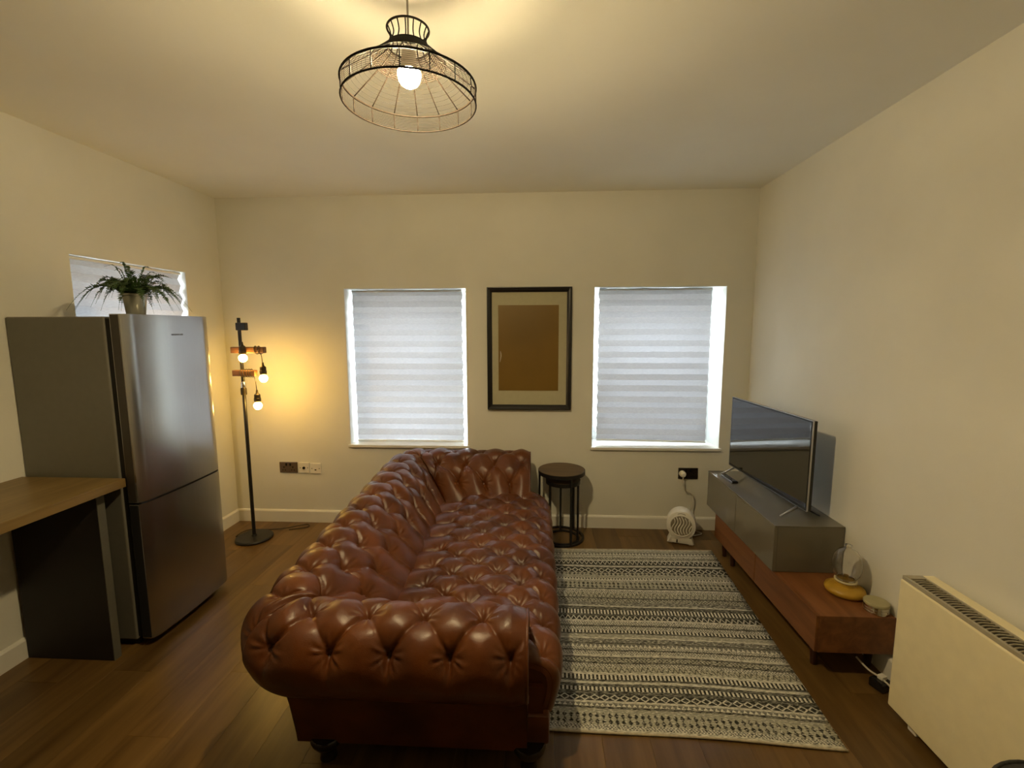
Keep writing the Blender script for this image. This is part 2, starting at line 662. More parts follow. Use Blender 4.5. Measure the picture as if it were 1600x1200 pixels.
bp.inputs['Strength'].default_value = 0.28
bp.inputs['Distance'].default_value = 0.0035
nt.links.new(tc.outputs['Object'], n1.inputs['Vector'])
nt.links.new(tc.outputs['Object'], n2.inputs['Vector'])
nt.links.new(tc.outputs['Object'], vo.inputs['Vector'])
nt.links.new(n1.outputs['Fac'], rp.inputs[0])
nt.links.new(rp.outputs[0], pb.inputs['Base Color'])
nt.links.new(vo.outputs['Distance'], ma.inputs[0])
nt.links.new(n2.outputs['Fac'], ma.inputs[2])
nt.links.new(ma.outputs[0], bp.inputs['Height'])
nt.links.new(bp.outputs[0], pb.inputs['Normal'])
foot_m = mat('black_turned_wood', (0.012, 0.009, 0.008), 0.22, noise=0.1, coat=0.4)

CNX, CNY, CFY = -0.872, 1.39, 3.22      # roll centre lines
E1X, E2X = -0.026, -0.040                # free ends of the arms
RC = 0.105                               # corner radius of the roll centre line
RZ, RR = 0.478, 0.140                    # height and radius of the roll


def sofa_deform(p):
    """the sofa stands very slightly askew: far end a little further left, back a little higher there"""
    f = (p[..., 1] - CNY) / (CFY - CNY)
    q = p.copy()
    q[..., 0] = p[..., 0] - 0.045 * f * np.clip(-p[..., 0] / 0.872, 0, 1.2)
    q[..., 2] = p[..., 2] + 0.036 * f * np.clip((p[..., 2] - 0.12) / 0.36, 0, 1.2)
    return q


L1 = (E1X - CNX) - RC
LA = RC * PI / 2 * 1.7
L2 = (CFY - CNY) - 2 * RC
L3 = (E2X - CNX) - RC
STOT = L1 + LA + L2 + LA + L3
S_A, S_B = L1 + LA / 2, L1 + LA + L2 + LA / 2


def path(s, n, RC=RC):
    """s: arclength along the U, n: outward offset. Arrays of one shape -> x, y"""
    rho = np.maximum(RC + n, 0.0)
    x = np.zeros_like(s)
    y = np.zeros_like(s)
    k = s <= L1
    t = np.minimum(s / L1, 1.0)
    xe = CNX - n + rho
    x = np.where(k, E1X + (xe - E1X) * t, x)
    y = np.where(k, CNY - n, y)
    k = (s > L1) & (s <= L1 + LA)
    a = 1.5 * PI - (s - L1) / LA * PI / 2
    x = np.where(k, CNX - n + rho + rho * np.cos(a), x)
    y = np.where(k, CNY - n + rho + rho * np.sin(a), y)
    k = (s > L1 + LA) & (s <= L1 + LA + L2)
    t = (s - L1 - LA) / L2
    ya, yb = CNY - n + rho, CFY + n - rho
    x = np.where(k, CNX - n, x)
    y = np.where(k, ya + (yb - ya) * t, y)
    k = (s > L1 + LA + L2) & (s <= L1 + 2 * LA + L2)
    a = PI - (s - L1 - LA - L2) / LA * PI / 2
    x = np.where(k, CNX - n + rho + rho * np.cos(a), x)
    y = np.where(k, CFY + n - rho + rho * np.sin(a), y)
    k = s > L1 + 2 * LA + L2
    t = (s - L1 - 2 * LA - L2) / L3
    xe = CNX - n + rho
    x = np.where(k, xe + (E2X - xe) * t, x)
    y = np.where(k, CFY + n, y)
    return x, y


# profile of back and arms: underside of the roll (start) -> outer face -> crest -> inner face -> seat crease
ctrl = []
for dg in range(-82, 126, 6):
    ctrl.append((RR * math.cos(math.radians(dg)), RZ + RR * math.sin(math.radians(dg))))
inner = [(-0.115, 0.560), (-0.160, 0.516), (-0.205, 0.465), (-0.250, 0.408), (-0.290, 0.350), (-0.315, 0.300)]
ctrl += inner
ctrl = np.array(ctrl)
seg = np.sqrt((np.diff(ctrl, axis=0) ** 2).sum(1))
cum = np.concatenate([[0], np.cumsum(seg)])
VTOT = cum[-1]


def smooth_profile(v):
    n = np.interp(v, cum, ctrl[:, 0])
    z = np.interp(v, cum, ctrl[:, 1])
    return n, z


def profile(v):
    n = z = 0
    for o, w in ((-0.02, .2), (-0.01, .2), (0, .2), (0.01, .2), (0.02, .2)):
        a, b = smooth_profile(np.clip(v + o, 0, VTOT))
        n = n + w * a
        z = z + w * b
    return n, z


def tuft(s, v, s0, v0, ds, dv, nrow, A, seed, s_lo, s_hi):
    """height over the tufted surface. Button rows at v0 + k*dv, every other row shifted by ds/2."""
    vv = np.clip(v, v0, v0 + (nrow - 1) * dv)
    a = (s - s0) / ds
    b = (vv - v0) / (2 * dv)
    p, q = a + b, a - b
    # nearest button
    best = np.full(s.shape, 9.0)
    phi = np.zeros(s.shape)
    for k in range(nrow):
        off = 0.5 * (k % 2)
        j = np.round(a - off)
        dx = (a - off - j) * ds
        dy = v - (v0 + k * dv)
        d = np.sqrt(dx * dx + dy * dy)
        m = d < best
        best = np.where(m, d, best)
        phi = np.where(m, np.arctan2(dy, dx) + j * 1.7 + k * 2.3, phi)
    ep = np.abs(p - np.round(p)) * ds * 0.62
    eq = np.abs(q - np.round(q)) * ds * 0.62
    e = np.minimum(ep, eq)
    P, Q = np.abs(np.sin(PI * p)), np.abs(np.sin(PI * q))
    h = A * (0.62 * (1 - np.exp(-(best / 0.058) ** 2)) + 0.55 * np.sqrt(P * Q))
    h -= A * 0.42 * np.exp(-(ep / 0.0055) ** 2) * np.exp(-(best / 0.095) ** 2)
    h -= A * 0.20 * np.exp(-(eq / 0.0060) ** 2) * np.exp(-(best / 0.060) ** 2)
    h -= A * 0.35 * np.exp(-(best / 0.016) ** 2)
    wr = np.exp(-((best - 0.032) / 0.020) ** 2)
    h += A * 0.085 * wr * (np.cos(9 * phi) + 0.6 * np.cos(14 * phi + 1.0))
    # long soft creases in the hide
    h += 0.0012 * np.sin(31 * s + 17 * v + seed) * np.sin(23 * v - 11 * s + 2 * seed)
    return h


DS = 0.190
V_LOW = RR * math.radians(82 + 31)        # lower visible row: outer face of the roll
DV = 0.134
NROW = 4
# arm rows: buttons in the lower row at x = -0.255 - 0.19 k ; s = E1X - x
S0_ARM = (E1X + 0.264)
A_TUFT = 0.027


def u_surface(s, v, raw=False):
    n, z = profile(v)
    n2, z2 = profile(np.clip(v + 0.002, 0, VTOT))
    n1_, z1_ = profile(np.clip(v - 0.002, 0, VTOT))
    tn, tz = n2 - n1_, z2 - z1_
    ln = np.sqrt(tn * tn + tz * tz) + 1e-9
    Nn, Nz = tz / ln, -tn / ln          # outward normal in the (n, z) plane
    sgn = np.where(Nn * (n) + Nz * (z - RZ) < 0, -1.0, 1.0)
    # choose the side that points away from the roll centre on the roll; on the inner face the normal points up and in
    Nn, Nz = np.where(v < 0.52, Nn * sgn, Nn), np.where(v < 0.52, Nz * sgn, Nz)
    fix = (v >= 0.52) & (Nz < 0)
    Nn, Nz = np.where(fix, -Nn, Nn), np.where(fix, -Nz, Nz)
    sb = np.where(s < S_A, S0_ARM, np.where(s < S_B, (S_A + S_B) / 2, STOT - S0_ARM))
    h = tuft(s - sb, v, 0.0, V_LOW, DS, DV, NROW, A_TUFT, 1.0, 0, STOT)
    # fade to plain at the underside, the crease and the free ends; folds at the corners
    f = np.clip((v - V_LOW + 0.115) / 0.075, 0, 1) * np.clip((VTOT - v) / 0.05, 0, 1)
    ends = np.clip(np.minimum(s, STOT - s) / 0.07, 0, 1)
    f = f * np.sqrt(ends)
    base = 0.62 * A_TUFT
    h = base + (h - base) * f
    h = h * (0.35 + 0.65 * np.sqrt(np.clip(np.minimum(s, STOT - s) / 0.05, 0, 1)))
    cf = np.minimum(np.abs(s - S_A), np.abs(s - S_B))
    h = h - 0.022 * np.exp(-(cf / 0.012) ** 2) * np.clip((v - 0.28) / 0.1, 0, 1)
    h = h - 0.5 * A_TUFT
    x, y = path(s, n + Nn * h)
    P = np.stack([x, y, z + Nz * h], -1)
    return P if raw else sofa_deform(P)


def np_mesh(name, grids, m, parent, smooth=True, extra=None):
    verts, faces = [], []
    off = 0
    for P, flip in grids:
        nu, nv = P.shape[:2]
        verts.append(P.reshape(-1, 3))
        i, j = np.meshgrid(np.arange(nu - 1), np.arange(nv - 1), indexing='ij')
        a = (i * nv + j).ravel() + off
        q = np.stack([a, a + nv, a + nv + 1, a + 1], -1)
        if flip:
            q = q[:, ::-1]
        faces.append(q)
        off += nu * nv
    V = np.concatenate(verts)
    Fq = np.concatenate(faces)
    Mi = np.array(wmat(parent).inverted()) if parent is not None else np.eye(4)
    V = V @ Mi[:3, :3].T + Mi[:3, 3]
    me = bpy.data.meshes.new(name)
    me.from_pydata(V.tolist(), [], Fq.tolist())
    me.polygons.foreach_set('use_smooth', [smooth] * len(me.polygons))
    me.materials.append(m)
    me.update()
    o = bpy.data.objects.new(name, me)
    COL.objects.link(o)
    o.parent = parent
    return o


sofa = thing('chesterfield_sofa', 'cognac brown leather sofa with deep buttoned back, arms and seat on dark turned feet', 'sofa', (-0.45, 2.3, 0))


def u_part(name, s0, s1, v0, v1, step_s, step_v):
    s = np.linspace(s0, s1, int((s1 - s0) / step_s) + 2)
    v = np.linspace(v0, v1, int((v1 - v0) / step_v) + 2)
    S, V = np.meshgrid(s, v, indexing='ij')
    return np_mesh(name, [(u_surface(S, V), False)], leather, sofa)


u_part('armrest', 0.0, S_A, 0, VTOT, 0.0048, 0.0048)
u_part('backrest', S_A, S_B, 0, VTOT, 0.0062, 0.0058)
u_part('armrest', S_B, STOT, 0, VTOT, 0.0062, 0.0058)
# plain outer panels below the roll
for nm, s0, s1 in (('arm_panel', 0.0, S_A), ('back_panel', S_A, S_B), ('arm_panel', S_B, STOT)):
    s = np.linspace(s0, s1, 50)
    w = np.linspace(0, 1, 14)
    S, Wv = np.meshgrid(s, w, indexing='ij')
    n = 0.008 - 0.040 * np.sqrt(Wv)
    z = (RZ - RR + 0.012) * (1 - Wv) + 0.088 * Wv
    x, y = path(S, n, 0.0)
    np_mesh(nm, [(sofa_deform(np.stack([x, y, z], -1)), True)], leather, sofa)
# fronts of the two arms: the scroll outline, slightly domed
for s_end in (0.0, STOT):
    v = np.linspace(0, VTOT, 70)
    S = np.full_like(v, s_end)
    edge = u_surface(S, v, raw=True)
    n, z = profile(v)
    ylow = 0.088
    sg = -1 if s_end == 0 else 1
    yc = CNY if s_end == 0 else CFY
    poly = [tuple(p) for p in edge]
    x0 = poly[0][0]
    poly += [(x0, yc + sg * -0.30, 0.20), (x0, yc + sg * -0.30, 0.13), (x0, yc + sg * -0.045, 0.13), (x0, yc + sg * -0.02, 0.30)]
    P = sofa_deform(np.array(poly))
    b = B()
    f_ = b.bm.faces.new([b.bm.verts.new(tuple(q + np.array([0.002, 0, 0]))) for q in P])
    bmesh.ops.triangulate(b.bm, faces=[f_])
    af = b.build('arm_front', leather, sofa)
    rim = sofa_deform(edge) + np.array([0.001, 0, 0])
    B().tube([tuple(q) for q in rim], 0.0055, 8).build('piping', leather, af, smooth=True)

# seat: buttoned platform with a rounded front edge
SEAT = np.array([(-0.64, 0.345), (-0.56, 0.372), (-0.44, 0.396), (-0.30, 0.408), (-0.16, 0.412), (-0.04, 0.408), (0.030, 0.396), (0.072, 0.368), (0.090, 0.325), (0.090, 0.270), (0.078, 0.215), (0.062, 0.165)])
ssg = np.sqrt((np.diff(SEAT, axis=0) ** 2).sum(1))
scum = np.concatenate([[0], np.cumsum(ssg)])


def seat_prof(v):
    x = z = 0
    for o in (-0.03, -0.015, 0, 0.015, 0.03):
        vv = np.clip(v + o, 0, scum[-1])
        x = x + np.interp(vv, scum, SEAT[:, 0]) / 5
        z = z + np.interp(vv, scum, SEAT[:, 1]) / 5
    return x, z


SV0, SDV, SNR, SDS = 0.150, 0.108, 6, 0.165
SY0, SY1 = 1.475, 3.06


def seat_surface(s, v):
    x, z = seat_prof(v)
    x2, z2 = seat_prof(np.clip(v + 0.004, 0, scum[-1]))
    x1, z1 = seat_prof(np.clip(v - 0.004, 0, scum[-1]))
    tx, tz = x2 - x1, z2 - z1
    ln = np.sqrt(tx * tx + tz * tz) + 1e-9
    nx, nz = -tz / ln, tx / ln
    h = tuft(s - 1.60, v, 0.0, SV0, SDS, SDV, SNR, 0.026, 4.0, 0, 9)
    f = np.clip((scum[-1] - v) / 0.16, 0, 1) * np.clip(np.minimum(s - SY0, SY1 - s) / 0.05, 0, 1)
    h = 0.016 + (h - 0.016) * f
    ed = np.clip(np.minimum(s - SY0, SY1 - s) / 0.06, 0, 1)
    h = h - 0.05 * (1 - np.sqrt(1 - (1 - ed) ** 2)) - 0.012
    return sofa_deform(np.stack([x + nx * h, s, z + nz * h], -1))


s = np.linspace(SY0, SY1, 290)
v = np.linspace(0, scum[-1], 190)
S, V = np.meshgrid(s, v, indexing='ij')
np_mesh('seat', [(seat_surface(S, V), False)], leather, sofa)
# plain frame under the seat
b = B()
b.box(-0.80, 0.052, 1.445, 3.165, 0.090, 0.20, 0.012)
b.box(-0.80, 0.030, 1.46, 3.15, 0.20, 0.30)
b.build('base_frame', leather, sofa, smooth=True, auto=0.6)
# side cheeks of the seat beside the arm fronts
for yy in (SY0 + 0.004, SY1 - 0.004):
    vv = np.linspace(scum[5], scum[-1], 30)
    P = seat_surface(np.full_like(vv, yy), vv)
    b = B()
    poly = [tuple(p) for p in P] + [(-0.02, yy, 0.165), (-0.06, yy, 0.3)]
    b.bm.faces.new([b.bm.verts.new(p) for p in poly])
    b.build('seat_cheek', leather, sofa)
# feet
for fx, fy in ((-0.745, 1.452), (-0.020, 1.452), (-0.790, 3.150), (-0.030, 3.150)):
    b = B()
    b.lathe([(0, 0), (0.024, 0), (0.030, 0.006), (0.028, 0.02), (0.026, 0.034), (0.040, 0.052), (0.056, 0.076), (0.060, 0.090), (0.054, 0.101), (0, 0.101)], (fx, fy, 0), 24)
    b.build('foot', foot_m, sofa, smooth=True, auto=0.9)
# buttons
btn = bpy.data.meshes.new('button')
bmb = bmesh.new()
bmesh.ops.create_uvsphere(bmb, u_segments=12, v_segments=6, radius=0.0115)
for vtx in bmb.verts:
    vtx.co.z *= 0.5
for f in bmb.faces:
    f.smooth = True
bmb.to_mesh(btn)
bmb.free()
btn.materials.append(leather)


def add_button(P, N):
    o = bpy.data.objects.new('button', btn)
    COL.objects.link(o)
    o.parent = sofa
    q = Vector(N).normalized()
    o.location = Vector(P) - sofa.location + q * 0.002
    o.rotation_euler = q.to_track_quat('Z', 'Y').to_euler()


def normal_of(fn, s, v):
    e = 0.03
    g = lambda a, b: fn(np.array([a]), np.array([b]))[0]
    t1, t2 = g(s + e, v) - g(s - e, v), g(s, v + e) - g(s, v - e)
    return np.cross(t1, t2)


for sb, lo, hi in ((S0_ARM, 0.06, S_A - 0.06), ((S_A + S_B) / 2, S_A + 0.06, S_B - 0.06), (STOT - S0_ARM, S_B + 0.06, STOT - 0.06)):
    for k in range(NROW):
        for j in range(-14, 15):
            ss = sb + (j + 0.5 * (k % 2)) * DS
            vv = V_LOW + k * DV
            if lo < ss < hi:
                P = u_surface(np.array([ss]), np.array([vv]))[0]
                # the arm / back inner faces meet in the corner: no button where the surfaces cross
                N = normal_of(u_surface, ss, vv)
                if np.linalg.norm(N) < 1e-6:
                    continue
                n_, z_ = profile(np.array([vv]))
                if k >= 2 and min(abs(ss - S_A), abs(ss - S_B)) < 0.20:
                    continue
                ref = Vector((0, 0, 1)) if k > 0 else None
                x_, y_ = path(np.array([ss]), np.array([n_[0] + 0.01]))
                x0_, y0_ = path(np.array([ss]), np.array([n_[0]]))
                outd = np.array([x_[0] - x0_[0], y_[0] - y0_[0], 0])
                if k == 0 and np.dot(N, outd) < 0:
                    N = -N
                if k > 0 and N[2] < 0:
                    N = -N
                add_button(P, N)
for k in range(SNR):
    for j in range(-2, 12):
        ss = 1.60 + (j + 0.5 * (k % 2)) * SDS
        if SY0 + 0.07 < ss < SY1 - 0.12:
            vv = SV0 + k * SDV
            P = seat_surface(np.array([ss]), np.array([vv]))[0]
            N = normal_of(seat_surface, ss, vv)
            if N[2] < 0:
                N = -N
            add_button(P, N)


# ------------------------------------------------------------------ rug
def rug_mat(name, kind, ca, cb, cc, per):
    m = bpy.data.materials.new(name)
    m.use_nodes = True
    nt = m.node_tree
    b = nt.nodes['Principled BSDF']
    b.inputs['Roughness'].default_value = 0.95
    b.inputs['Specular IOR Level'].default_value = 0.1
    uv = nt.nodes.new('ShaderNodeUVMap')
    sp = nt.nodes.new('ShaderNodeSeparateXYZ')
    nt.links.new(uv.outputs[0], sp.inputs[0])

    def M(op, a, b_=None, c=None):
        n = nt.nodes.new('ShaderNodeMath')
        n.operation = op
        for i, q in enumerate((a, b_, c)):
            if q is None:
                continue
            if isinstance(q, (int, float)):
                n.inputs[i].default_value = q
            else:
                nt.links.new(q, n.inputs[i])
        return n.outputs[0]
    u, v = sp.outputs[0], sp.outputs[1]
    nz = nt.nodes.new('ShaderNodeTexNoise')
    nz.inputs['Scale'].default_value = 1.0
    nz.inputs['Detail'].default_value = 4
    tc = nt.nodes.new('ShaderNodeTexCoord')
    mp = nt.nodes.new('ShaderNodeMapping')
    mp.inputs['Scale'].default_value = (38, 190, 1)
    nt.links.new(tc.outputs['Object'], mp.inputs[0])
    nt.links.new(mp.outputs[0], nz.inputs['Vector'])
    j = M('MULTIPLY', M('SUBTRACT', nz.outputs['Fac'], 0.5), 2.2)
    fu = M('FRACT', M('DIVIDE', u, per))
    tri = M('MULTIPLY', M('ABSOLUTE', M('SUBTRACT', fu, 0.5)), 2.0)
    if kind == 'plain':
        mask = M('ADD', M('MULTIPLY', j, 1.3), 0.30)
    elif kind == 'knit':
        vr = M('MULTIPLY', v, 3.0)
        row = M('FLOOR', vr)
        uu = M('ADD', M('ADD', M('DIVIDE', u, per), M('MULTIPLY', row, 0.37)), M('MULTIPLY', j, 0.8))
        tk = M('MULTIPLY', M('ABSOLUTE', M('SUBTRACT', M('FRACT', uu), 0.5)), 2.0)
        mask = M('SUBTRACT', M('MULTIPLY', M('SUBTRACT', tk, 0.45), 5.0), M('MULTIPLY', M('ABSOLUTE', M('SUBTRACT', M('FRACT', vr), 0.5)), 2.2))
        mask = M('ADD', mask, 0.5)
    elif kind == 'zig':
        d = M('ABSOLUTE', M('SUBTRACT', tri, v))
        mask = M('SUBTRACT', 1.15, M('MULTIPLY', d, 4.0))
    elif kind == 'diamond':
        d = M('ADD', tri, M('MULTIPLY', M('ABSOLUTE', M('SUBTRACT', v, 0.5)), 2.0))
        d = M('ABSOLUTE', M('SUBTRACT', d, 0.85))
        mask = M('SUBTRACT', 1.2, M('MULTIPLY', d, 4.0))
    elif kind == 'dots':
        d = M('ADD', tri, M('MULTIPLY', M('ABSOLUTE', M('SUBTRACT', v, 0.5)), 1.4))
        mask = M('MULTIPLY', M('SUBTRACT', 0.85, d), 4.0)
    elif kind == 'tri':
        mask = M('MULTIPLY', M('SUBTRACT', tri, v), 6.0)
    else:   # dash
        mask = M('MULTIPLY', M('SUBTRACT', tri, 0.42), 7.0)
    mask = M('ADD', mask, j)
    mask.node.use_clamp = True
    mx = nt.nodes.new('ShaderNodeMix')
    mx.data_type = 'RGBA'
    mx.inputs['A'].default_value = (*ca, 1)
    mx.inputs['B'].default_value = (*cb, 1)
    nt.links.new(mask, mx.inputs['Factor'])
    # worn threads of a third colour
    nz2 = nt.nodes.new('ShaderNodeTexNoise')
    nz2.inputs['Scale'].default_value = 1.0
    nz2.inputs['Detail'].default_value = 2
    mp2 = nt.nodes.new('ShaderNodeMapping')
    mp2.inputs['Scale'].default_value = (60, 260, 1)
    nt.links.new(tc.outputs['Object'], mp2.inputs[0])
    nt.links.new(mp2.outputs[0], nz2.inputs['Vector'])
    wr = M('MULTIPLY', M('SUBTRACT', nz2.outputs['Fac'], 0.54), 9.0)
    wr.node.use_clamp = True
    mx2 = nt.nodes.new('ShaderNodeMix')
    mx2.data_type = 'RGBA'
    mx2.inputs['B'].default_value = (*cc, 1)
    nt.links.new(wr, mx2.inputs['Factor'])
    nt.links.new(mx.outputs['Result'], mx2.inputs['A'])
    nt.links.new(mx2.outputs['Result'], b.inputs['Base Color'])
    bp = nt.nodes.new('ShaderNodeBump')
    bp.inputs['Strength'].default_value = 0.5
    bp.inputs['Distance'].default_value = 0.004
    nt.links.new(nz2.outputs['Fac'], bp.inputs['Height'])
    nt.links.new(bp.outputs[0], b.inputs['Normal'])
    return m


CR, GR, DK, OL = (0.72, 0.70, 0.60), (0.23, 0.228, 0.20), (0.030, 0.030, 0.026), (0.37, 0.36, 0.285)
rug_mats = [
    rug_mat('rug_weave_olive', 'plain', OL, GR, CR, 0.1),
    rug_mat('rug_weave_grey', 'plain', GR, DK, CR, 0.1),
    rug_mat('rug_weave_cream', 'plain', CR, OL, GR, 0.1),
    rug_mat('rug_weave_dark', 'plain', DK, GR, OL, 0.1),
    rug_mat('rug_weave_zigzag', 'zig', DK, CR, GR, 0.030),
    rug_mat('rug_weave_diamond', 'diamond', DK, CR, GR, 0.042),
    rug_mat('rug_weave_dots', 'dots', OL, DK, CR, 0.026),
    rug_mat('rug_weave_teeth', 'tri', GR, CR, DK, 0.022),
    rug_mat('rug_weave_dashes', 'dash', CR, DK, GR, 0.018),
    rug_mat('rug_weave_knit', 'knit', GR, CR, DK, 0.013),
    rug_mat('rug_weave_stitch', 'knit', OL, DK, CR, 0.017),
    rug_mat('rug_weave_cross', 'zig', OL, DK, CR, 0.024),
]
FR_, NR_ = Vector((1.223, 3.085)), Vector((1.145, 1.572))
FL_, NL_ = Vector((-0.30, 3.060)), Vector((-0.36, 1.618))
pattern = []     # (relative height, material) from the far edge to the near edge
rr = random.Random(11)
pattern += [(1.2, 2), (2, 0), (2, 7), (1.5, 0), (1, 2), (2.5, 0), (1, 2), (3, 4), (1, 3), (1.3, 2), (0.8, 3), (4, 5), (2.4, 6), (2.2, 0), (0.8, 8), (1, 2), (1.2, 0), (2.4, 6), (2.2, 6), (1, 3), (0.8, 2), (2, 1), (3, 7), (1, 3), (2, 0), (2.5, 1), (0.8, 2), (2, 3), (2.6, 8), (1, 3), (2.4, 4), (1, 2), (2, 1)]
pattern += [(1, 3), (2, 1), (1.4, 8), (0.7, 3), (1.6, 0), (0.8, 2), (2, 1), (0.7, 3), (1.6, 7), (1.2, 0), (0.7, 3), (1.6, 1), (1, 2), (0.7, 3), (1.7, 0), (0.8, 3), (1.6, 1), (2.2, 4), (1, 2), (2, 8), (0.8, 3), (1, 2), (1.2, 3), (1.6, 8), (1.4, 3), (2.4, 5), (0.8, 2), (1.2, 7), (0.8, 3), (1.4, 0), (2, 6), (2, 6), (1.4, 0), (1, 2)]
swap = {0: (0, 9, 10), 1: (9, 1, 9), 7: (7, 11, 7), 4: (4, 4, 11)}
cnt = {}
for i_, (h_, m_) in enumerate(pattern):
    if m_ in swap:
        cnt[m_] = cnt.get(m_, -1) + 1
        pattern[i_] = (h_, swap[m_][cnt[m_] % 3])
tot = sum(p[0] for p in pattern)
bm = bmesh.new()
uvl = bm.loops.layers.uv.new('UVMap')
NU = 40


def rug_pt(fu, fv):
    a = FL_.lerp(FR_, fu)
    c = NL_.lerp(NR_, fu)
    p = a.lerp(c, fv)
    y = p.y + 0.006 * math.sin(fu * 9 + fv * 2) * (1 if fv > 0.5 else 0.5)
    z = 0.0068 + 0.0018 * math.sin(fu * 13 + fv * 7) * math.sin(fv * 17 + 1)
    return Vector((p.x, y, z))


acc = 0
prev = [bm.verts.new(rug_pt(k / NU, 0)) for k in range(NU + 1)]
first = prev
for hgt, mi in pattern:
    acc += hgt
    nxt = [bm.verts.new(rug_pt(k / NU, acc / tot)) for k in range(NU + 1)]
    for k in range(NU):
        f = bm.faces.new([prev[k], nxt[k], nxt[k + 1], prev[k + 1]])
        f.material_index = mi
        f.smooth = True
        us = (k / NU * 1.52, (k + 1) / NU * 1.52)
        for lp, (uu, vv) in zip(f.loops, ((us[0], 1), (us[0], 0), (us[1], 0), (us[1], 1))):
            lp[uvl].uv = (uu, vv)
    prev = nxt
bm.verts.ensure_lookup_table()
edge = [e for e in bm.edges if len(e.link_faces) == 1]
g = bmesh.ops.extrude_edge_only(bm, edges=edge)
for vtx in [q for q in g['geom'] if isinstance(q, bmesh.types.BMVert)]:
    vtx.co.z = 0.0006
me = bpy.data.meshes.new('woven_rug')
bm.to_mesh(me)
bm.free()
for m_ in rug_mats:
    me.materials.append(m_)
rug = bpy.data.objects.new('woven_rug', me)
COL.objects.link(rug)
tag(rug, 'flatwoven striped rug in cream, olive and charcoal bands lying beside the sofa', 'rug')
cream_cord = mat('rug_edge_cord', (0.50, 0.44, 0.32), 0.9, noise=0.2, nscale=60)
for fv in (0.0, 1.0):
    b = B()
    b.tube([rug_pt(k / 60, fv) + Vector((0, 0.001 if fv == 0 else -0.001, -0.0005)) for k in range(61)], 0.0045, 6)
    b.build('edge_binding', cream_cord, rug, smooth=True)

# ------------------------------------------------------------------ fridge freezer
steel = mat('brushed_steel_door', (0.40, 0.395, 0.385), 0.23, metal=0.95, noise=0.05, nscale=6, bump=0.015, bscale=20, stretch=(40, 40, 1))
fside = mat('grey_fridge_side', (0.19, 0.18, 0.145), 0.5, metal=0.1, noise=0.03)
gap_m = mat('black_door_gasket', (0.012, 0.012, 0.012), 0.6, noise=0.05)
FX0, FXD, FX1, FY0, FY1, FZ1 = -2.409, -1.942, -1.838, 1.975, 2.520, 1.612
fr = thing('fridge_freezer', 'tall silver grey fridge freezer with two steel doors standing by the kitchen worktop', 'fridge', ((FX0 + FX1) / 2, (FY0 + FY1) / 2, 0))
b = B()
b.box(FX0, FXD, FY0, FY1, 0.035, FZ1 - 0.012, 0.006)
b.build('cabinet_body', fside, fr)
B().box(FXD, FXD + 0.030, FY0 + 0.010, FY1 - 0.014, 0.05, FZ1 - 0.02).build('door_gasket', gap_m, fr)
B().box(FX0 + 0.02, FXD - 0.01, FY0 + 0.02, FY1 - 0.02, 0.0, 0.035).build('plinth', gap_m, fr)


def fridge_door(name, z0, z1):
    b = B()
    NY, NZ = 18, 2
    xb = FXD + 0.031
    fr_pts, bk = [], []
    poly = [(xb, FY0 + 0.0)]
    for k in range(NY + 1):
        t = k / NY
        y = FY0 + (FY1 - FY0) * t
        bulge = 0.013 * (1 - (2 * t - 1) ** 2)
        e = min(t, 1 - t) * (FY1 - FY0)
        rnd_ = 0.012 * (1 - math.sqrt(max(0, 1 - (1 - min(e / 0.012, 1)) ** 2)))
        poly.append((FX1 - 0.013 + bulge - rnd_, y))
    poly.append((xb, FY1))
    b.prism(poly, z0, z1, axis='Z')
    d = b.build(name, steel, fr, smooth=True, auto=0.5)
    # recessed grip in the near edge of the door
    return d


up = fridge_door('door', 0.732, FZ1)
lo = fridge_door('door', 0.045, 0.722)
B().box(FXD + 0.034, FXD + 0.072, FY0 - 0.0015, FY0 + 0.01, 0.736, FZ1 - 0.004, 0.001).build('grip_recess', mat('brown_grip_strip', (0.045, 0.036, 0.026), 0.3, noise=0.05), up)
B().box(FXD + 0.034, FXD + 0.076, FY0 - 0.0015, FY0 + 0.01, 0.050, 0.718, 0.001).build('grip_recess', gap_m, lo)
B().box(FXD + 0.02, FX1 - 0.02, FY0 + 0.01, FY1 - 0.01, 0.723, 0.731).build('door_gap', gap_m, fr)
# small maker's mark on the upper door, too faint to read
bd = B()
for i, wd in enumerate((0.007, 0.006, 0.007, 0.006, 0.007, 0.003, 0.007, 0.007)):
    yy = 2.232 + i * 0.0095
    bd.box(FX1 - 0.002, FX1 + 0.0012, yy, yy + wd, 1.512, 1.519)
bd.build('badge', mat('badge_grey', (0.10, 0.10, 0.10), 0.4, metal=0.5), up)

# ------------------------------------------------------------------ fern on the fridge
fern = thing('potted_fern', 'green fern with arching fronds in a small pale pot on top of the fridge', 'plant', (-1.985, 2.20, FZ1 + 0.0005))
pot_m = mat('pale_glazed_pot', (0.42, 0.42, 0.35), 0.22, metal=0.35, noise=0.06, nscale=14)
soil_m = mat('potting_soil', (0.03, 0.02, 0.012), 0.95, noise=0.3, nscale=90, bump=0.6, bscale=120)
leaf_m = mat('fern_green', (0.035, 0.075, 0.016), 0.5, noise=0.35, nscale=25)
stem_m = mat('fern_stem', (0.06, 0.085, 0.025), 0.6, noise=0.2)
b = B()
b.lathe([(0, 0.0), (0.036, 0.0), (0.039, 0.004), (0.049, 0.092), (0.053, 0.094), (0.053, 0.104), (0.048, 0.104), (0.045, 0.085), (0.0, 0.083)], (0, 0, 0), 40)
pot = b.build('pot', pot_m, fern, smooth=True, world=False, auto=0.8)
B().lathe([(0.0455, 0.084), (0.03, 0.090), (0.0, 0.092)], (0, 0, 0), 24).build('soil', soil_m, fern, world=False)
fr_ = random.Random(5)


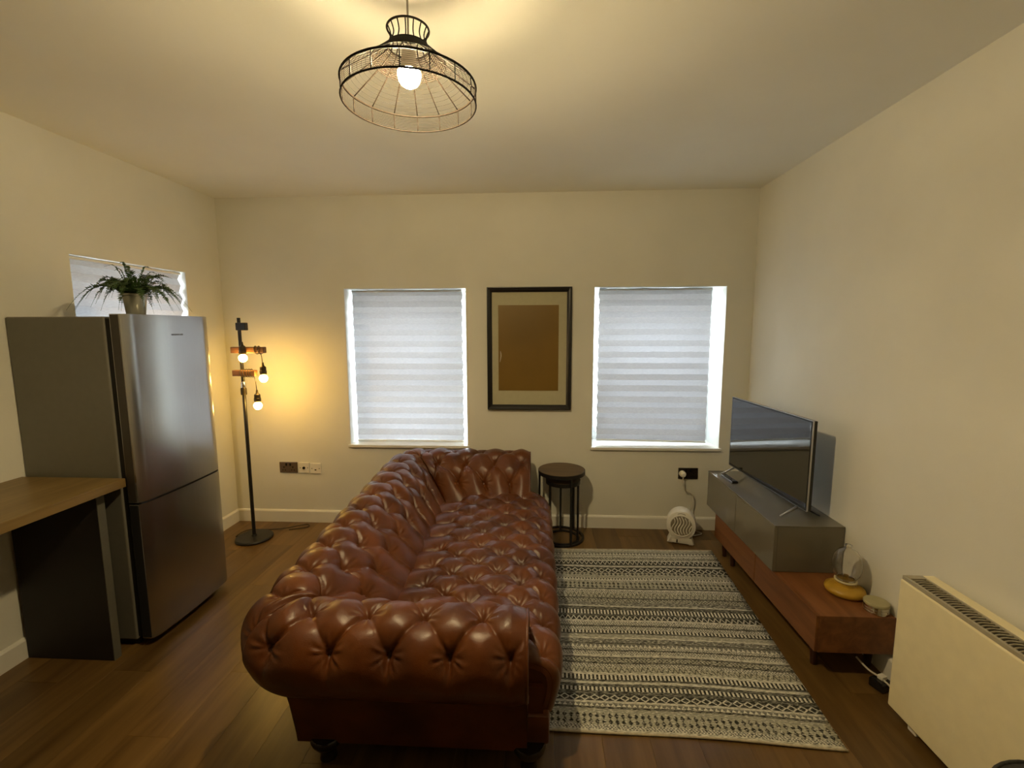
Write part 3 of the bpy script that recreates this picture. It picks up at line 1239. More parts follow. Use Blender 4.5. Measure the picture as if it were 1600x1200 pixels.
def frond(az, length, rise, droop, wid):
    pts = []
    N = 15
    for i in range(N + 1):
        t = i / N
        r = 0.012 + length * (t ** 0.95) * (1 - 0.12 * t)
        z = 0.088 + rise * math.sin(min(t * 1.5, 1) * PI / 2) - droop * t ** 2.3
        pts.append(Vector((r * math.cos(az), r * math.sin(az), z)))
    b = B()
    b.tube(pts, [0.0016 * (1 - 0.7 * i / N) for i in range(N + 1)], 4)
    side0 = Vector((-math.sin(az), math.cos(az), 0))
    for i in range(2, N * 2):
        t = i / (N * 2)
        k = t * N
        i0 = min(int(k), N - 1)
        p = pts[i0].lerp(pts[i0 + 1], k - i0)
        tg = (pts[i0 + 1] - pts[i0]).normalized()
        nrm = side0.cross(tg).normalized()
        wl = wid * (math.sin(PI * min(1, t * 1.0 + 0.12)) ** 0.7) * fr_.uniform(0.8, 1.15)
        for sg in (-1, 1):
            d = (side0 * sg + tg * 0.45 + nrm * fr_.uniform(-0.45, 0.25)).normalized()
            hw = 0.0042 * (1 - 0.35 * t)
            q0 = p + tg * 0.0
            a = b.bm.verts.new(q0 - tg * hw * 0.7)
            c1 = b.bm.verts.new(q0 + d * wl * 0.45 - tg * hw + nrm * 0.001)
            tip = b.bm.verts.new(q0 + d * wl - nrm * wl * 0.12)
            c2 = b.bm.verts.new(q0 + d * wl * 0.45 + tg * hw + nrm * 0.001)
            e = b.bm.verts.new(q0 + tg * hw * 0.7)
            b.bm.faces.new([a, c1, tip, c2, e])
    return b.build('frond', leaf_m, fern, world=False, normals=False)


for k in range(46):
    az = k * 2.39996 + fr_.uniform(-0.2, 0.2)
    ring = k / 46
    # the fronds that reach out sideways hang below the pot rim; the inner ones stand up
    if k < 8:
        frond(az, fr_.uniform(0.06, 0.11), fr_.uniform(0.10, 0.17), 0.02, 0.010)
    elif k < 20:
        frond(az, fr_.uniform(0.14, 0.20), fr_.uniform(0.09, 0.13), fr_.uniform(0.02, 0.07), 0.024)
    else:
        ln = fr_.uniform(0.17, 0.23)
        if math.cos(az) < -0.6:
            ln *= 0.8
        frond(az, ln, fr_.uniform(0.065, 0.11), fr_.uniform(0.08, 0.15), 0.028)
for az, ln in ((PI + 0.75, 0.27), (PI + 0.55, 0.25), (-0.1, 0.22), (0.25, 0.24), (PI + 1.0, 0.24), (0.5, 0.25), (-0.35, 0.22)):
    frond(az, ln, 0.085, 0.155, 0.026)

# ------------------------------------------------------------------ worktop with its end panel
wt_m = wood('oak_effect_worktop', (0.155, 0.096, 0.028), (0.26, 0.172, 0.060), 1.8, 0.4, 'Y', 0, bump=0.05)
panel_m = mat('grey_panel_in_shade', (0.014, 0.009, 0.007), 0.6, noise=0.04)  # grey panel with its deep shade put into the colour; edge strip stays grey
edge_m = mat('grey_edge_strip', (0.12, 0.115, 0.09), 0.5, noise=0.04)
WTX = -1.900
t = thing('kitchen_worktop', 'oak effect breakfast bar worktop on a grey end panel beside the fridge', 'worktop', (-2.15, 1.3, 0))
B().box(XL + 0.003, WTX, 0.20, 1.960, 0.817, 0.857, 0.002).build('worktop_board', wt_m, t)
B().box(XL + 0.018, -1.969, 1.875, 1.912, 0.0, 0.816, 0.002).build('end_panel', panel_m, t)
B().box(-1.969, -1.965, 1.875, 1.912, 0.0, 0.816, 0.001).build('edge_strip', edge_m, t)
B().box(XL + 0.018, -1.965, 0.22, 0.257, 0.0, 0.816, 0.002).build('end_panel', panel_m, t)

# ------------------------------------------------------------------ floor lamp
bulb_warm = emit('lamp_bulb_glow', WARM, LAMP_W)
LX, LY = -2.083, 3.135
t = thing('floor_lamp', 'black pole floor lamp with wooden pegs and three hanging bare bulbs in the corner', 'lamp', (LX, LY, 0))
peg_m = wood('dark_oak_peg', (0.10, 0.040, 0.014), (0.19, 0.085, 0.03), 3, 0.5, 'X', 0)
sock_m = mat('dark_bronze_socket', (0.055, 0.042, 0.022), 0.45, metal=0.6, noise=0.1)
B().lathe([(0, 0), (0.122, 0), (0.127, 0.004), (0.127, 0.012), (0.120, 0.020), (0.02, 0.024), (0.016, 0.034), (0, 0.034)], (LX, LY, 0), 48).build('base', black_m, t, smooth=True, auto=0.6)
B().tube([(LX, LY, 0.02), (LX, LY, 1.09)], 0.0125, 16).build('pole', black_m, t, smooth=True, auto=0.7)
B().tube([(LX, LY, 1.17), (LX, LY, 1.622)], 0.0115, 16).build('pole', black_m, t, smooth=True, auto=0.7)
B().lathe([(0, 1.078), (0.019, 1.078), (0.020, 1.085), (0.020, 1.120), (0.017, 1.128), (0, 1.128)], (LX, LY, 0), 20).build('collar', sock_m, t, smooth=True, auto=0.7)
B().lathe([(0, 1.126), (0.013, 1.126), (0.017, 1.135), (0.017, 1.158), (0.013, 1.172), (0, 1.172)], (LX, LY, 0), 20).build('joint', chrome_m, t, smooth=True, auto=0.7)
B().box(LX - 0.012, LX + 0.058, LY - 0.024, LY + 0.012, 1.535, 1.588, 0.004).build('clamp', black_m, t)


def peg(x0, x1, z, hh, yy):
    b = B()
    b.box(x0, x1, yy - 0.020, yy + 0.020, z - hh, z + hh, 0.004)
    return b.build('peg_arm', peg_m, t)


pa = peg(-2.128, -1.890, 1.398, 0.0215, LY - 0.028)
pc = peg(-2.128, -1.965, 1.236, 0.021, LY - 0.028)
YW = LY - 0.050
# flex wound round the lower arm and looped round the upper arm
for (x0, x1, n, z, prt) in ((-2.075, -1.985, 5, 1.236, pc), (-1.965, -1.915, 2, 1.398, pa)):
    pts = []
    for i in range(n * 14 + 1):
        a = 2 * PI * i / 14
        pts.append((x0 + (x1 - x0) * i / (n * 14), LY - 0.028 + 0.0255 * math.cos(a), z + 0.0275 * math.sin(a)))
    B().tube(pts, 0.003, 6).build('wound_flex', cable_m, prt, smooth=True)
for (bx, bz, z_top, by) in ((-2.020, 1.350, 1.535, LY - 0.078), (-1.912, 1.205, 1.378, LY - 0.030), (-1.967, 1.010, 1.215, LY - 0.030)):
    B().tube(spline([(bx - 0.012, by, z_top), (bx - 0.004, by - 0.002, (z_top + bz + 0.09) / 2 + 0.02), (bx, by, bz + 0.085)], 6), 0.0028, 6).build('flex', cable_m, t, smooth=True)
    s_ = B().lathe([(0, 0.108), (0.006, 0.106), (0.009, 0.084), (0.020, 0.074), (0.021, 0.050), (0.023, 0.048), (0.023, 0.028), (0.019, 0.022), (0, 0.022)], (bx, by, bz), 20).build('lamp_holder', sock_m, t, smooth=True, auto=0.7)
    B().lathe([(0, -0.030), (0.014, -0.027), (0.025, -0.014), (0.028, 0.0), (0.025, 0.012), (0.016, 0.021), (0.012, 0.023)], (bx, by, bz - 0.004), 24).build('bulb', bulb_warm, s_, smooth=True)
B().tube(spline([(LX - 0.11, LY + 0.01, 0.016), (LX - 0.155, LY + 0.02, 0.004), (LX - 0.13, LY + 0.13, 0.004), (LX + 0.05, LY + 0.15, 0.004), (LX + 0.16, LY + 0.17, 0.010), (LX + 0.27, LY + 0.25, 0.004), (LX + 0.30, LY + 0.20, 0.004), (LX + 0.18, LY + 0.15, 0.004)], 8), 0.0032, 6).build('power_flex', cable_m, t, smooth=True)

# ------------------------------------------------------------------ sockets
nickel = mat('black_nickel_plate', (0.17, 0.125, 0.095), 0.3, metal=0.5, noise=0.06)


def double_socket(label, x, z, plate):
    t = thing('double_socket', label, 'socket', (x, YB, z))
    B().box(x - 0.073, x + 0.073, YB - 0.009, YB - 0.0005, z - 0.043, z + 0.043, 0.003).build('plate', plate, t)
    for sx in (-0.036, 0.036):
        b = B()
        b.box(x + sx - 0.004, x + sx + 0.004, YB - 0.0105, YB - 0.008, z - 0.002, z + 0.008)
        b.box(x + sx - 0.014, x + sx - 0.007, YB - 0.0105, YB - 0.008, z - 0.024, z - 0.018)
        b.box(x + sx + 0.007, x + sx + 0.014, YB - 0.0105, YB - 0.008, z - 0.024, z - 0.018)
        b.build('pin_holes', blackgloss_m, t)
        B().box(x + sx * 0.45 - 0.006, x + sx * 0.45 + 0.006, YB - 0.013, YB - 0.008, z + 0.014, z + 0.034, 0.0015).build('rocker_switch', blackgloss_m, t)
    return t


double_socket('dark nickel double wall socket left of the white plates by the floor lamp', -1.965, 0.450, nickel)
double_socket('dark double wall socket with a white plug in it beside the television cabinet', 1.158, 0.444, mat('dark_bronze_plate', (0.03, 0.022, 0.018), 0.35, metal=0.5, noise=0.05))
t = thing('aerial_socket', 'white wall plate with a round aerial outlet beside the dark double socket', 'socket', (-1.838, YB, 0.448))
B().box(-1.838 - 0.042, -1.838 + 0.042, YB - 0.009, YB - 0.0005, 0.406, 0.491, 0.003).build('plate', white_pl, t)
B().lathe([(0, 0), (0.011, 0), (0.011, 0.006), (0.006, 0.007), (0, 0.007)], (-1.838, YB - 0.015, 0.448), 18, axis='Y').build('outlet', blackgloss_m, t)
for sx in (-0.03, 0.03):
    B().lathe([(0, 0), (0.0035, 0.0), (0.0035, 0.002), (0, 0.002)], (-1.838 + sx, YB - 0.0105, 0.448), 10, axis='Y').build('screw', sock_m, t)
t = thing('blank_wall_plate', 'white telephone wall plate at the end of the row nearest the sofa', 'socket', (-1.744, YB, 0.444))
B().box(-1.744 - 0.043, -1.744 + 0.043, YB - 0.009, YB - 0.0005, 0.401, 0.487, 0.003).build('plate', white_pl, t)
B().box(-1.752, -1.738, YB - 0.0105, YB - 0.008, 0.428, 0.437).build('outlet', sock_m, t)
for sx in (-0.03, 0.03):
    B().lathe([(0, 0), (0.0035, 0.0), (0.0035, 0.002), (0, 0.002)], (-1.744 + sx, YB - 0.0105, 0.444), 10, axis='Y').build('screw', sock_m, t)

# ------------------------------------------------------------------ picture frame
PX0, PX1, PZ0, PZ1 = -0.366, 0.262, 0.932, 1.846
t = thing('picture_frame', 'black framed portrait picture with cream mount hanging between the two windows', 'picture', ((PX0 + PX1) / 2, YB, PZ0))
b = B()
fw, fd = 0.036, 0.030
prof = [(0, 0.0), (0, fd), (0.006, fd), (0.012, fd - 0.004), (0.022, fd - 0.006), (fw, fd - 0.018), (fw, 0.0)]
cs = [(PX0, PZ0, 1, 1), (PX1, PZ0, -1, 1), (PX1, PZ1, -1, -1), (PX0, PZ1, 1, -1)]
b.grid([[(cx + sx * o, YB - 0.001 - d, cz + sz * o) for o, d in prof] for cx, cz, sx, sz in cs], closed_u=True)
b.build('frame', mat('black_frame', (0.010, 0.009, 0.009), 0.35, noise=0.1), t)
B().box(PX0 + 0.03, PX1 - 0.03, YB - 0.008, YB - 0.003, PZ0 + 0.03, PZ1 - 0.03).build('mount', mat('cream_mount', (0.64, 0.57, 0.41), 0.8, noise=0.03), t)
pm = mat('brown_print', (0.30, 0.165, 0.024), 0.45, noise=0.12, nscale=2.5)
pr = B().box(-0.283, 0.167, YB - 0.0092, YB - 0.0078, 1.075, 1.715).build('print', pm, t)
B().tube(spline([(-0.272, YB - 0.0095, 1.29), (-0.264, YB - 0.0095, 1.34), (-0.268, YB - 0.0095, 1.375)], 6), [0.001 + 0.004 * math.sin(PI * i / 12) for i in range(13)], 6).build('pale_mark', mat('pale_cream', (0.6, 0.53, 0.38), 0.6), pr)  # small pale cream mark near the left edge of the brown sheet
gl = B()
gl.bm.faces.new([gl.bm.verts.new(p) for p in ((PX0 + 0.034, YB - 0.0115, PZ0 + 0.034), (PX1 - 0.034, YB - 0.0115, PZ0 + 0.034), (PX1 - 0.034, YB - 0.0115, PZ1 - 0.034), (PX0 + 0.034, YB - 0.0115, PZ1 - 0.034))])
gl.build('glazing', pane_glass('picture_glass'), t)

# ------------------------------------------------------------------ nest of side tables
top_m = wood('dark_oak_table_top', (0.070, 0.042, 0.018), (0.145, 0.090, 0.040), 2.5, 0.45, 'X', 0)


def side_table(label, cx, cy, r, h, a0, legs):
    t = thing('side_table', label, 'table', (cx, cy, 0), 0, 'nest of round side tables')
    B().lathe([(0, h - 0.018), (r - 0.004, h - 0.018), (r - 0.004, h), (0, h)], (cx, cy, 0), 48).build('table_top', top_m, t, smooth=True, auto=0.6)
    B().lathe([(r - 0.004, h - 0.028), (r, h - 0.028), (r, h - 0.001), (r - 0.004, h - 0.001), (r - 0.004, h - 0.028)], (cx, cy, 0), 48).build('rim', black_m, t, smooth=True, auto=0.6)
    for k in range(legs):
        a = math.radians(a0 + 360 / legs * k)
        x, y = cx + (r - 0.008) * math.cos(a), cy + (r - 0.008) * math.sin(a)
        B().box(x - 0.007, x + 0.007, y - 0.007, y + 0.007, 0.012, h - 0.018, 0.001, rot=Matrix.Rotation(a, 3, 'Z')).build('leg', black_m, t)
    n = 48
    b = B()
    b.lathe([(r - 0.016, 0.0), (r, 0.0), (r, 0.014), (r - 0.016, 0.014), (r - 0.016, 0.0)], (cx, cy, 0), n)
    b.build('base_ring', black_m, t, smooth=True, auto=0.6)
    return t


side_table('taller round side table with dark wood top and thin black legs', 0.190, 3.262, 0.170, 0.522, 172, 3)
side_table('lower round side table tucked beneath the taller one', 0.200, 3.245, 0.125, 0.455, 215, 3)

# ------------------------------------------------------------------ fan heater
t = thing('fan_heater', 'white upright fan heater with round grille on the floor by the wall', 'heater', (1.055, 3.235, 0), math.radians(-17))
b = B()
fh_poly = []
for k in range(49):
    a = math.radians(-58 + 296 * k / 48)
    fh_poly.append((0.100 * math.cos(a), 0.142 + 0.108 * math.sin(a)))
fh_poly += [(-0.076, 0.045), (-0.092, 0.006), (0.092, 0.006), (0.076, 0.045)]
# shell with rounded front and back
c = (0, 0.13)
rings = []
for f, d in ((0.90, -0.058), (0.97, -0.054), (1.0, -0.044), (1.0, 0.040), (0.96, 0.052), (0.88, 0.056)):
    rings.append([(c[0] + (p[0] - c[0]) * f, d, max(c[1] + (p[1] - c[1]) * f, 0.006)) for p in fh_poly])
vs = b.grid(rings, closed_v=True)
b.bm.faces.new(vs[-1])
b.bm.faces.new(vs[0])
b.build('housing', white_pl, t, smooth=True, world=False, auto=0.6)
slot_m = mat('dark_slot', (0.05, 0.042, 0.03), 0.7)
dk = mat('heater_inside', (0.26, 0.225, 0.16), 0.7, noise=0.1)
B().lathe([(0, -0.0595), (0.073, -0.0595)], (0, 0, 0.142), 36, axis='Y').build('grille_back', dk, t, world=False)
B().lathe([(0.071, -0.058), (0.073, -0.064), (0.079, -0.064), (0.081, -0.058)], (0, 0, 0.142), 40, axis='Y').build('grille_ring', white_pl, t, smooth=True, world=False)
for k in range(-3, 4):
    pts = []
    for i in range(15):
        zz = -0.071 + 0.142 * i / 14
        xx = k * 0.0195 + 0.010 * math.sin(zz * 55) + 0.006
        if xx * xx + zz * zz < 0.0715 ** 2:
            pts.append((xx, -0.0625, 0.142 + zz))
    if len(pts) > 2:
        B().tube(pts, 0.0042, 6).build('grille_bar', white_pl, t, smooth=True, world=False)
B().tube([(0.030 * math.sin(a), -0.0515 - 0.003, 0.222 + 0.014 * math.cos(a) - 0.004) for a in [math.radians(q) for q in range(-60, 61, 10)]], 0.0045, 6).build('carry_slot', slot_m, t, smooth=True, world=False)
B().box(-0.060, -0.030, -0.0605, -0.056, 0.020, 0.036, 0.002).build('control_panel', white_pl, t, world=False)
B().box(-0.028, -0.020, -0.064, -0.056, 0.016, 0.038, 0.002).build('control_knob', blackgloss_m, t, world=False)
for sx in (-0.07, 0.07):
    B().box(sx - 0.015, sx + 0.015, -0.045, 0.045, 0.0, 0.008, 0.002).build('foot', white_pl, t, world=False)
# plug and lead stay with the heater
b = B()
b.lathe([(0, -0.052), (0.016, -0.050), (0.023, -0.040), (0.024, -0.011), (0, -0.011)], (1.112, YB, 0.446), 20, axis='Y')
b.build('plug', white_pl, t, smooth=True, auto=0.6)
B().tube(spline([(1.112, YB - 0.040, 0.430), (1.112, YB - 0.045, 0.38), (1.135, YB - 0.03, 0.315), (1.185, YB - 0.025, 0.290), (1.200, YB - 0.030, 0.235), (1.175, YB - 0.05, 0.17), (1.16, YB - 0.05, 0.10), (1.20, YB - 0.08, 0.03), (1.25, YB - 0.09, 0.006), (1.17, YB - 0.13, 0.006), (1.09, YB - 0.165, 0.03)], 8), 0.0042, 8).build('lead', cable_w, t, smooth=True)

# ------------------------------------------------------------------ media cabinet
walnut = wood('walnut_veneer', (0.13, 0.045, 0.014), (0.25, 0.10, 0.033), 2.0, 0.42, 'Y', 0, bump=0.05)
taupe = mat('taupe_gloss_lacquer', (0.155, 0.14, 0.105), 0.12, spec=0.5, noise=0.02, nscale=4, coat=0.3)
CX0, CX1 = 1.230, 1.566
t = thing('media_cabinet', 'low television cabinet with taupe gloss upper box over a long walnut base', 'cabinet', (1.40, 2.6, 0))
# walnut base unit
B().box(1.246, CX1, 1.935, 3.080, 0.118, 0.290, 0.0015).build('base_unit', walnut, t)
for y0, y1 in ((1.937, 2.500), (2.504, 3.078)):
    B().box(1.232, 1.2455, y0, y1, 0.120, 0.288, 0.0015).build('drawer_front', walnut, t)
# taupe upper box
B().box(1.238, CX1, 2.300, 3.210, 0.292, 0.532, 0.0015).build('upper_box', taupe, t)
for y0, y1 in ((2.300, 2.750), (2.753, 3.210)):
    B().box(1.220, 1.2375, y0, y1, 0.294, 0.532, 0.0015).build('flap_door', taupe, t)
B().box(1.220, CX1, 2.298, 3.212, 0.5325, 0.541, 0.0015).build('glass_top', taupe, t)
leg_w = mat('dark_walnut_leg', (0.045, 0.014, 0.007), 0.4, noise=0.1)
for lx in (1.285, 1.525):
    for ly in (2.02, 2.90, 3.03):
        b = B()
        b.lathe([(0, 0.0), (0.011, 0.0), (0.013, 0.004), (0.021, 0.117), (0, 0.117)], (lx, ly, 0), 16)
        b.build('leg', leg_w, t, smooth=True, auto=0.7)

# ------------------------------------------------------------------ television
screen_m = mat('tv_screen', (0.004, 0.004, 0.005), 0.05, spec=0.9, noise=0.01)
screen_m.node_tree.nodes['Principled BSDF'].inputs['IOR'].default_value = 1.7
bezel_m = mat('tv_bezel', (0.012, 0.012, 0.013), 0.3, metal=0.2, noise=0.05)
silver_m = mat('tv_silver_edge', (0.42, 0.42, 0.43), 0.28, metal=0.9, noise=0.04)
TV0, TVA, TVW, TVH = Vector((1.352, 3.182, 0.598)), 0.0626, 0.831, 0.474
# local frame: x along the screen from the far end to the near end, y = back side
t = thing('television', 'flat black television reflecting the window, standing on the media cabinet', 'television', (TV0.x, TV0.y, 0.541), -PI / 2 + TVA)
zb = TV0.z - 0.541
B().box(0, TVW, -0.004, 0.022, zb, zb + TVH, 0.003).build('casing', bezel_m, t, world=False)
B().box(0.008, TVW - 0.008, -0.0052, -0.0038, zb + 0.016, zb + TVH - 0.008).build('screen', screen_m, t, world=False)
b = B()
b.box(0.0, TVW, -0.005, 0.003, zb + TVH, zb + TVH + 0.003)
b.box(-0.003, 0.0, -0.005, 0.003, zb, zb + TVH + 0.003)
b.box(TVW, TVW + 0.003, -0.005, 0.003, zb, zb + TVH + 0.003)
b.box(0.0, TVW, -0.005, 0.003, zb - 0.003, zb)
b.build('silver_trim', silver_m, t, world=False)
B().box(0.12, TVW - 0.12, 0.022, 0.055, zb + 0.02, zb + 0.26, 0.012).build('rear_housing', bezel_m, t, world=False)
for sx, dx in ((0.075, -0.01), (TVW - 0.075, 0.01)):
    for sg, m_ in ((-1, silver_m), (1, bezel_m)):
        p0 = Vector((sx, 0.008, zb + 0.004))
        p1 = Vector((sx + dx, 0.008 + sg * 0.105, 0.005))
        B().tube([p0, p0.lerp(p1, 0.5), p1], [0.006, 0.0055, 0.0045], 8).build('stand_foot', m_, t, smooth=True, world=False)
# remote control lying in front of the television
t = thing('remote_control', 'slim black remote control with silver side lying on the cabinet before the television', 'remote', (1.285, 3.02, 0.541), math.radians(4))
B().box(-0.020, 0.020, -0.082, 0.082, 0.0, 0.014, 0.004).build('body', blackgloss_m, t, world=False)
B().box(-0.0225, -0.0185, -0.080, 0.080, 0.001, 0.013, 0.001).build('silver_side', silver_m, t, world=False)
for i in range(7):
    for jx in (-0.009, 0.0, 0.009):
        B().box(jx - 0.003, jx + 0.003, -0.066 + i * 0.019, -0.058 + i * 0.019, 0.0138, 0.0155, 0.0006).build('key', mat('remote_key', (0.12, 0.12, 0.12), 0.5), t, world=False)

# ------------------------------------------------------------------ yellow glass lamp and tin
yel_m = mat('mustard_glaze', (0.46, 0.27, 0.025), 0.35, noise=0.04, nscale=10)
clear = glass('clear_glass')
t = thing('glass_table_lamp', 'mustard yellow round lamp base with a clear glass globe on the walnut base', 'lamp', (1.470, 2.125, 0.290))
B().lathe([(0, 0.0), (0.060, 0.0), (0.078, 0.006), (0.084, 0.018), (0.080, 0.030), (0.060, 0.040), (0.044, 0.046), (0.041, 0.060), (0, 0.060)], (0, 0, 0), 48).build('base', yel_m, t, smooth=True, world=False, auto=0.9)
B().lathe([(0.038, 0.060), (0.046, 0.061), (0.047, 0.067), (0.043, 0.070), (0.038, 0.069)], (0, 0, 0), 40).build('collar', mat('cream_collar', (0.62, 0.54, 0.34), 0.35), t, smooth=True, world=False)
gb = B().lathe([(0.036, 0.069), (0.040, 0.078), (0.055, 0.100), (0.061, 0.125), (0.060, 0.160), (0.052, 0.190), (0.036, 0.212), (0.018, 0.222), (0.013, 0.228), (0.014, 0.240), (0.0, 0.243),
           (0.0, 0.2415), (0.0125, 0.2385), (0.0115, 0.228), (0.017, 0.2205), (0.035, 0.2105), (0.0505, 0.189), (0.0585, 0.160), (0.0595, 0.125), (0.0535, 0.101), (0.0385, 0.079), (0.0345, 0.069), (0.036, 0.069)], (0, 0, 0), 40)
bmesh.ops.remove_doubles(gb.bm, verts=gb.bm.verts[:], dist=1e-5)
gb.build('glass_globe', clear, t, smooth=True, world=False)
B().lathe([(0, 0.0605), (0.034, 0.0605), (0.033, 0.072), (0.012, 0.076), (0.010, 0.090), (0, 0.091)], (0, 0, 0), 28).build('burner', mat('aged_brass', (0.32, 0.20, 0.06), 0.35, metal=0.8, noise=0.1), t, smooth=True, world=False, auto=0.7)
t = thing('candle_tin', 'small round tin with cream lid next to the yellow lamp', 'tin', (1.514, 1.985, 0.290))
tin_m = mat('mirror_tin', (0.62, 0.58, 0.48), 0.12, metal=1.0, noise=0.05, nscale=40)
B().lathe([(0, 0.0), (0.044, 0.0), (0.046, 0.002), (0.046, 0.034), (0, 0.034)], (0, 0, 0), 40).build('body', tin_m, t, smooth=True, world=False, auto=0.7)
for zz in (0.010, 0.022):
    B().ring((0, 0, zz), 0.0462, 0.0012, 40, 6).build('bead', tin_m, t, smooth=True, world=False)
B().lathe([(0, 0.0342), (0.0475, 0.0342), (0.0485, 0.036), (0.0485, 0.044), (0.046, 0.047), (0, 0.0475)], (0, 0, 0), 40).build('lid', mat('cream_lid', (0.40, 0.36, 0.20), 0.5, noise=0.05), t, smooth=True, world=False, auto=0.7)

# ------------------------------------------------------------------ panel heater
heat_m = mat('cream_panel_heater', (0.90, 0.81, 0.53), 0.45, noise=0.03, nscale=20, bump=0.08, bscale=220)
grille_m = mat('heater_top_grille', (0.40, 0.36, 0.27), 0.5, noise=0.05)
HX0, HX1, HY0, HY1, HZ0, HZ1 = 1.420, 1.542, 0.92, 1.758, 0.035, 0.588
t = thing('panel_heater', 'large cream electric panel heater with louvred top grille against the wall', 'heater', ((HX0 + HX1) / 2, (HY0 + HY1) / 2, 0))
B().box(HX0, HX1, HY0, HY1, HZ0, HZ1 - 0.016, 0.006).build('casing', heat_m, t)
b = B()
b.box(HX0 + 0.004, HX0 + 0.014, HY0 + 0.004, HY1 - 0.004, HZ1 - 0.016, HZ1, 0.002)
b.box(HX0 + 0.072, HX0 + 0.078, HY0 + 0.004, HY1 - 0.004, HZ1 - 0.016, HZ1, 0.002)
b.box(HX0 + 0.014, HX0 + 0.072, HY1 - 0.030, HY1 - 0.004, HZ1 - 0.016, HZ1, 0.002)
b.box(HX0 + 0.014, HX0 + 0.072, HY0 + 0.004, HY0 + 0.035, HZ1 - 0.016, HZ1, 0.002)
b.build('grille_frame', grille_m, t)
B().box(HX0 + 0.0785, HX1 - 0.001, HY0 + 0.004, HY1 - 0.004, HZ1 - 0.0165, HZ1 - 0.001, 0.002).build('top_panel', heat_m, t)
B().box(HX0 + 0.014, HX0 + 0.072, HY0 + 0.035, HY1 - 0.030, HZ1 - 0.0158, HZ1 - 0.013).build('grille_well', mat('dark_grille_well', (0.06, 0.05, 0.035), 0.7), t)
nl = 52
for i in range(nl):
    y = HY0 + 0.042 + (HY1 - HY0 - 0.084) * i / (nl - 1)
    pts = []
    for k in range(6):
        a = k / 5
        pts.append((HX0 + 0.014 + 0.058 * a, y + 0.007 * math.sin(PI * a), HZ1 - 0.006))
    B().tube(pts, 0.0029, 5).build('louvre', grille_m, t, smooth=True)
for yy in (1.06, 1.66):
    B().box(HX0 + 0.02, HX1 - 0.02, yy - 0.02, yy + 0.02, 0.0, HZ0 + 0.01, 0.004).build('foot', white_pl, t)
for yy in (1.1, 1.62):
    B().box(HX1 - 0.01, XR - 0.001, yy - 0.015, yy + 0.015, 0.30, 0.34).build('wall_bracket', white_pl, t)

# black adapter and white lead under the end of the cabinet
t = thing('power_adapter', 'black mains adapter with white lead on the floor by the end of the cabinet', 'adapter', (1.49, 1.885, 0), math.radians(20))
B().box(-0.035, 0.030, -0.030, 0.030, 0.0, 0.040, 0.006).build('body', blackgloss_m, t, world=False)
B().tube(spline([(1.445, 1.98, 0.07), (1.462, 1.925, 0.052), (1.485, 1.885, 0.046), (1.500, 1.84, 0.035), (1.515, 1.79, 0.008)], 8), 0.0042, 8).build('lead', cable_w, t, smooth=True)
B().box(-0.012, 0.016, -0.012, 0.012, 0.040, 0.058, 0.003).build('plug', white_pl, t, world=False)

# ------------------------------------------------------------------ dark object cut off by the frame
knit = mat('charcoal_fabric', (0.035, 0.034, 0.032), 0.95, noise=0.35, nscale=120, bump=0.6, bscale=260)
t = thing('fabric_pouffe', 'dark grey fabric pouffe in front of the panel heater, mostly out of view', 'pouffe', (1.240, 0.955, 0))
B().lathe([(0, 0.0), (0.13, 0.0), (0.155, 0.02), (0.168, 0.10), (0.168, 0.40), (0.160, 0.435), (0.11, 0.452), (0, 0.458)], (0, 0, 0), 40).build('cover', knit, t, smooth=True, world=False)
B().ring((0, 0, 0.436), 0.160, 0.005, 40, 6).build('piping', knit, t, smooth=True, world=False)

# ------------------------------------------------------------------ pendant lamp
PX, PY, PZ = -0.363, 1.38, 2.180
t = thing('pendant_lamp', 'black wire cage pendant lamp with lit bulb hanging from the ceiling', 'lamp', (PX, PY, H))
wire = mat('dark_bronze_wire', (0.009, 0.006, 0.004), 0.6, metal=0.0, spec=0.12, noise=0.1)
RO, RN, BH = 0.188, 0.056, 0.046
zt = PZ + BH                       # upper rim
zn = zt + 0.103                    # neck foot
ztop = zn + 0.046                  # neck top
for nm, r, z, tr in (('lower_rim', RO, PZ, 0.0026), ('upper_rim', RO, zt, 0.0030), ('neck_rim', RN, zn, 0.0028), ('top_rim', RN + 0.002, ztop, 0.0028)):
    B().ring((PX, PY, z), r, tr, 64, 8).build(nm, wire, t, smooth=True)
N = 16
for k in range(N):
    a = 2 * PI * (k + 0.35) / N
    ca, sa = math.cos(a), math.sin(a)
    P = lambda r, z: (PX + r * ca, PY + r * sa, z)
    pts = [P(RO, PZ), P(RO, zt)]
    B().tube(pts, 0.0016, 6).build('band_wire', wire, t, smooth=True)
    pts = [P(RO, zt), P(RO * 0.62, zt + 0.050), P(RN + 0.012, zn - 0.016), P(RN, zn)]
    B().tube(spline(pts, 4), 0.0017, 6).build('cone_wire', wire, t, smooth=True)
    pts = [P(RN, zn), P(RN - 0.007, (zn + ztop) / 2), P(RN + 0.002, ztop)]
    B().tube(spline(pts, 4), 0.0017, 6).build('neck_wire', wire, t, smooth=True)
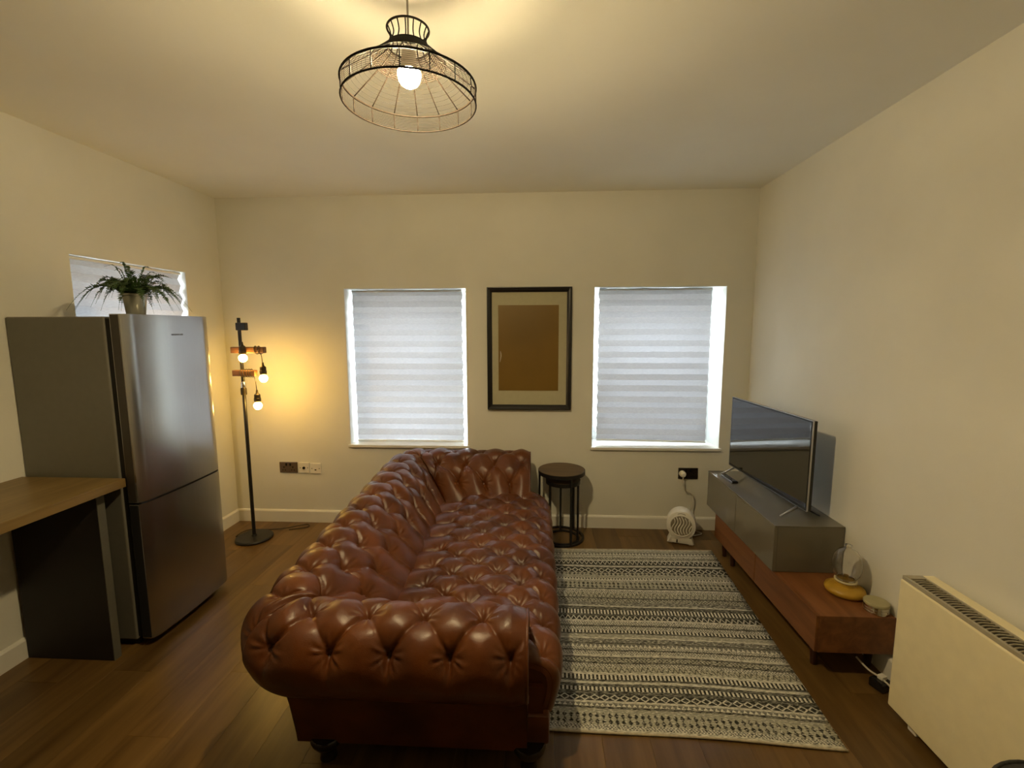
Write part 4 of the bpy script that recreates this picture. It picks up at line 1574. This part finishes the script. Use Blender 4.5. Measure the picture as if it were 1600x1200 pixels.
# fine horizontal wires of the shoulder and the band
b = B()
M_ = 34
for i in range(1, M_):
    f = i / M_
    if f < 0.62 and i % 3:
        continue
    r = RO + (RN - RO) * f
    # height along the shoulder curve
    if r > RO * 0.62:
        z = zt + 0.050 * (RO - r) / (RO * 0.38)
    else:
        z = zt + 0.050 + (zn - zt - 0.050) * ((RO * 0.62 - r) / (RO * 0.62 - RN)) ** 1.05
    b.ring((PX, PY, z), r, 0.0004 if f < 0.62 else 0.0016, 56, 4)
tag(b.build('shoulder_wires', wire, t, smooth=True), kind='stuff')
b = B()
for i in range(1, 10):
    b.ring((PX, PY, PZ + BH * i / 10), RO, 0.0004, 56, 4)
tag(b.build('band_threads', wire, t, smooth=True), kind='stuff')
# collar plate, flex, holder, bulb, rose
for k in range(3):
    a = 2 * PI * k / 3
    B().tube([(PX, PY, zn + 0.02), (PX + RN * math.cos(a), PY + RN * math.sin(a), zn)], 0.0018, 6).build('spider_arm', wire, t, smooth=True)
B().tube([(PX, PY, zn - 0.01), (PX, PY, H - 0.02)], 0.0028, 8).build('flex', mat('grey_flex', (0.40, 0.36, 0.28), 0.6), t, smooth=True)
B().lathe([(0, 0.075), (0.012, 0.072), (0.020, 0.060), (0.021, 0.012), (0.024, 0.010), (0.024, 0.0), (0, 0)], (PX, PY, zn - 0.070), 24).build('lamp_holder', white_pl, t, smooth=True, auto=0.7)
b_hold = B().lathe([(0.0320, 0.0085), (0.0295, 0.0155), (0.026, 0.022), (0.018, 0.032), (0.014, 0.044), (0.0, 0.044)], (PX, PY, 2.256), 28).build('bulb_light_shield', white_pl, t, smooth=True, auto=0.8)  # opaque cap added on the bulb to hold its light off the ceiling
B().lathe([(0, -0.033), (0.008, -0.032), (0.016, -0.029), (0.024, -0.023), (0.030, -0.013), (0.033, 0.0), (0.0320, 0.0085)], (PX, PY, 2.256), 32).build('bulb', emit('pendant_bulb_glow', (1.0, 0.77, 0.41), PENDANT_W), t, smooth=True)
B().lathe([(0, 0), (0.048, 0.0), (0.048, -0.006), (0.030, -0.022), (0.006, -0.026), (0, -0.026)], (PX, PY, H - 0.0005), 32).build('ceiling_rose', white_pl, t, smooth=True, auto=0.7)
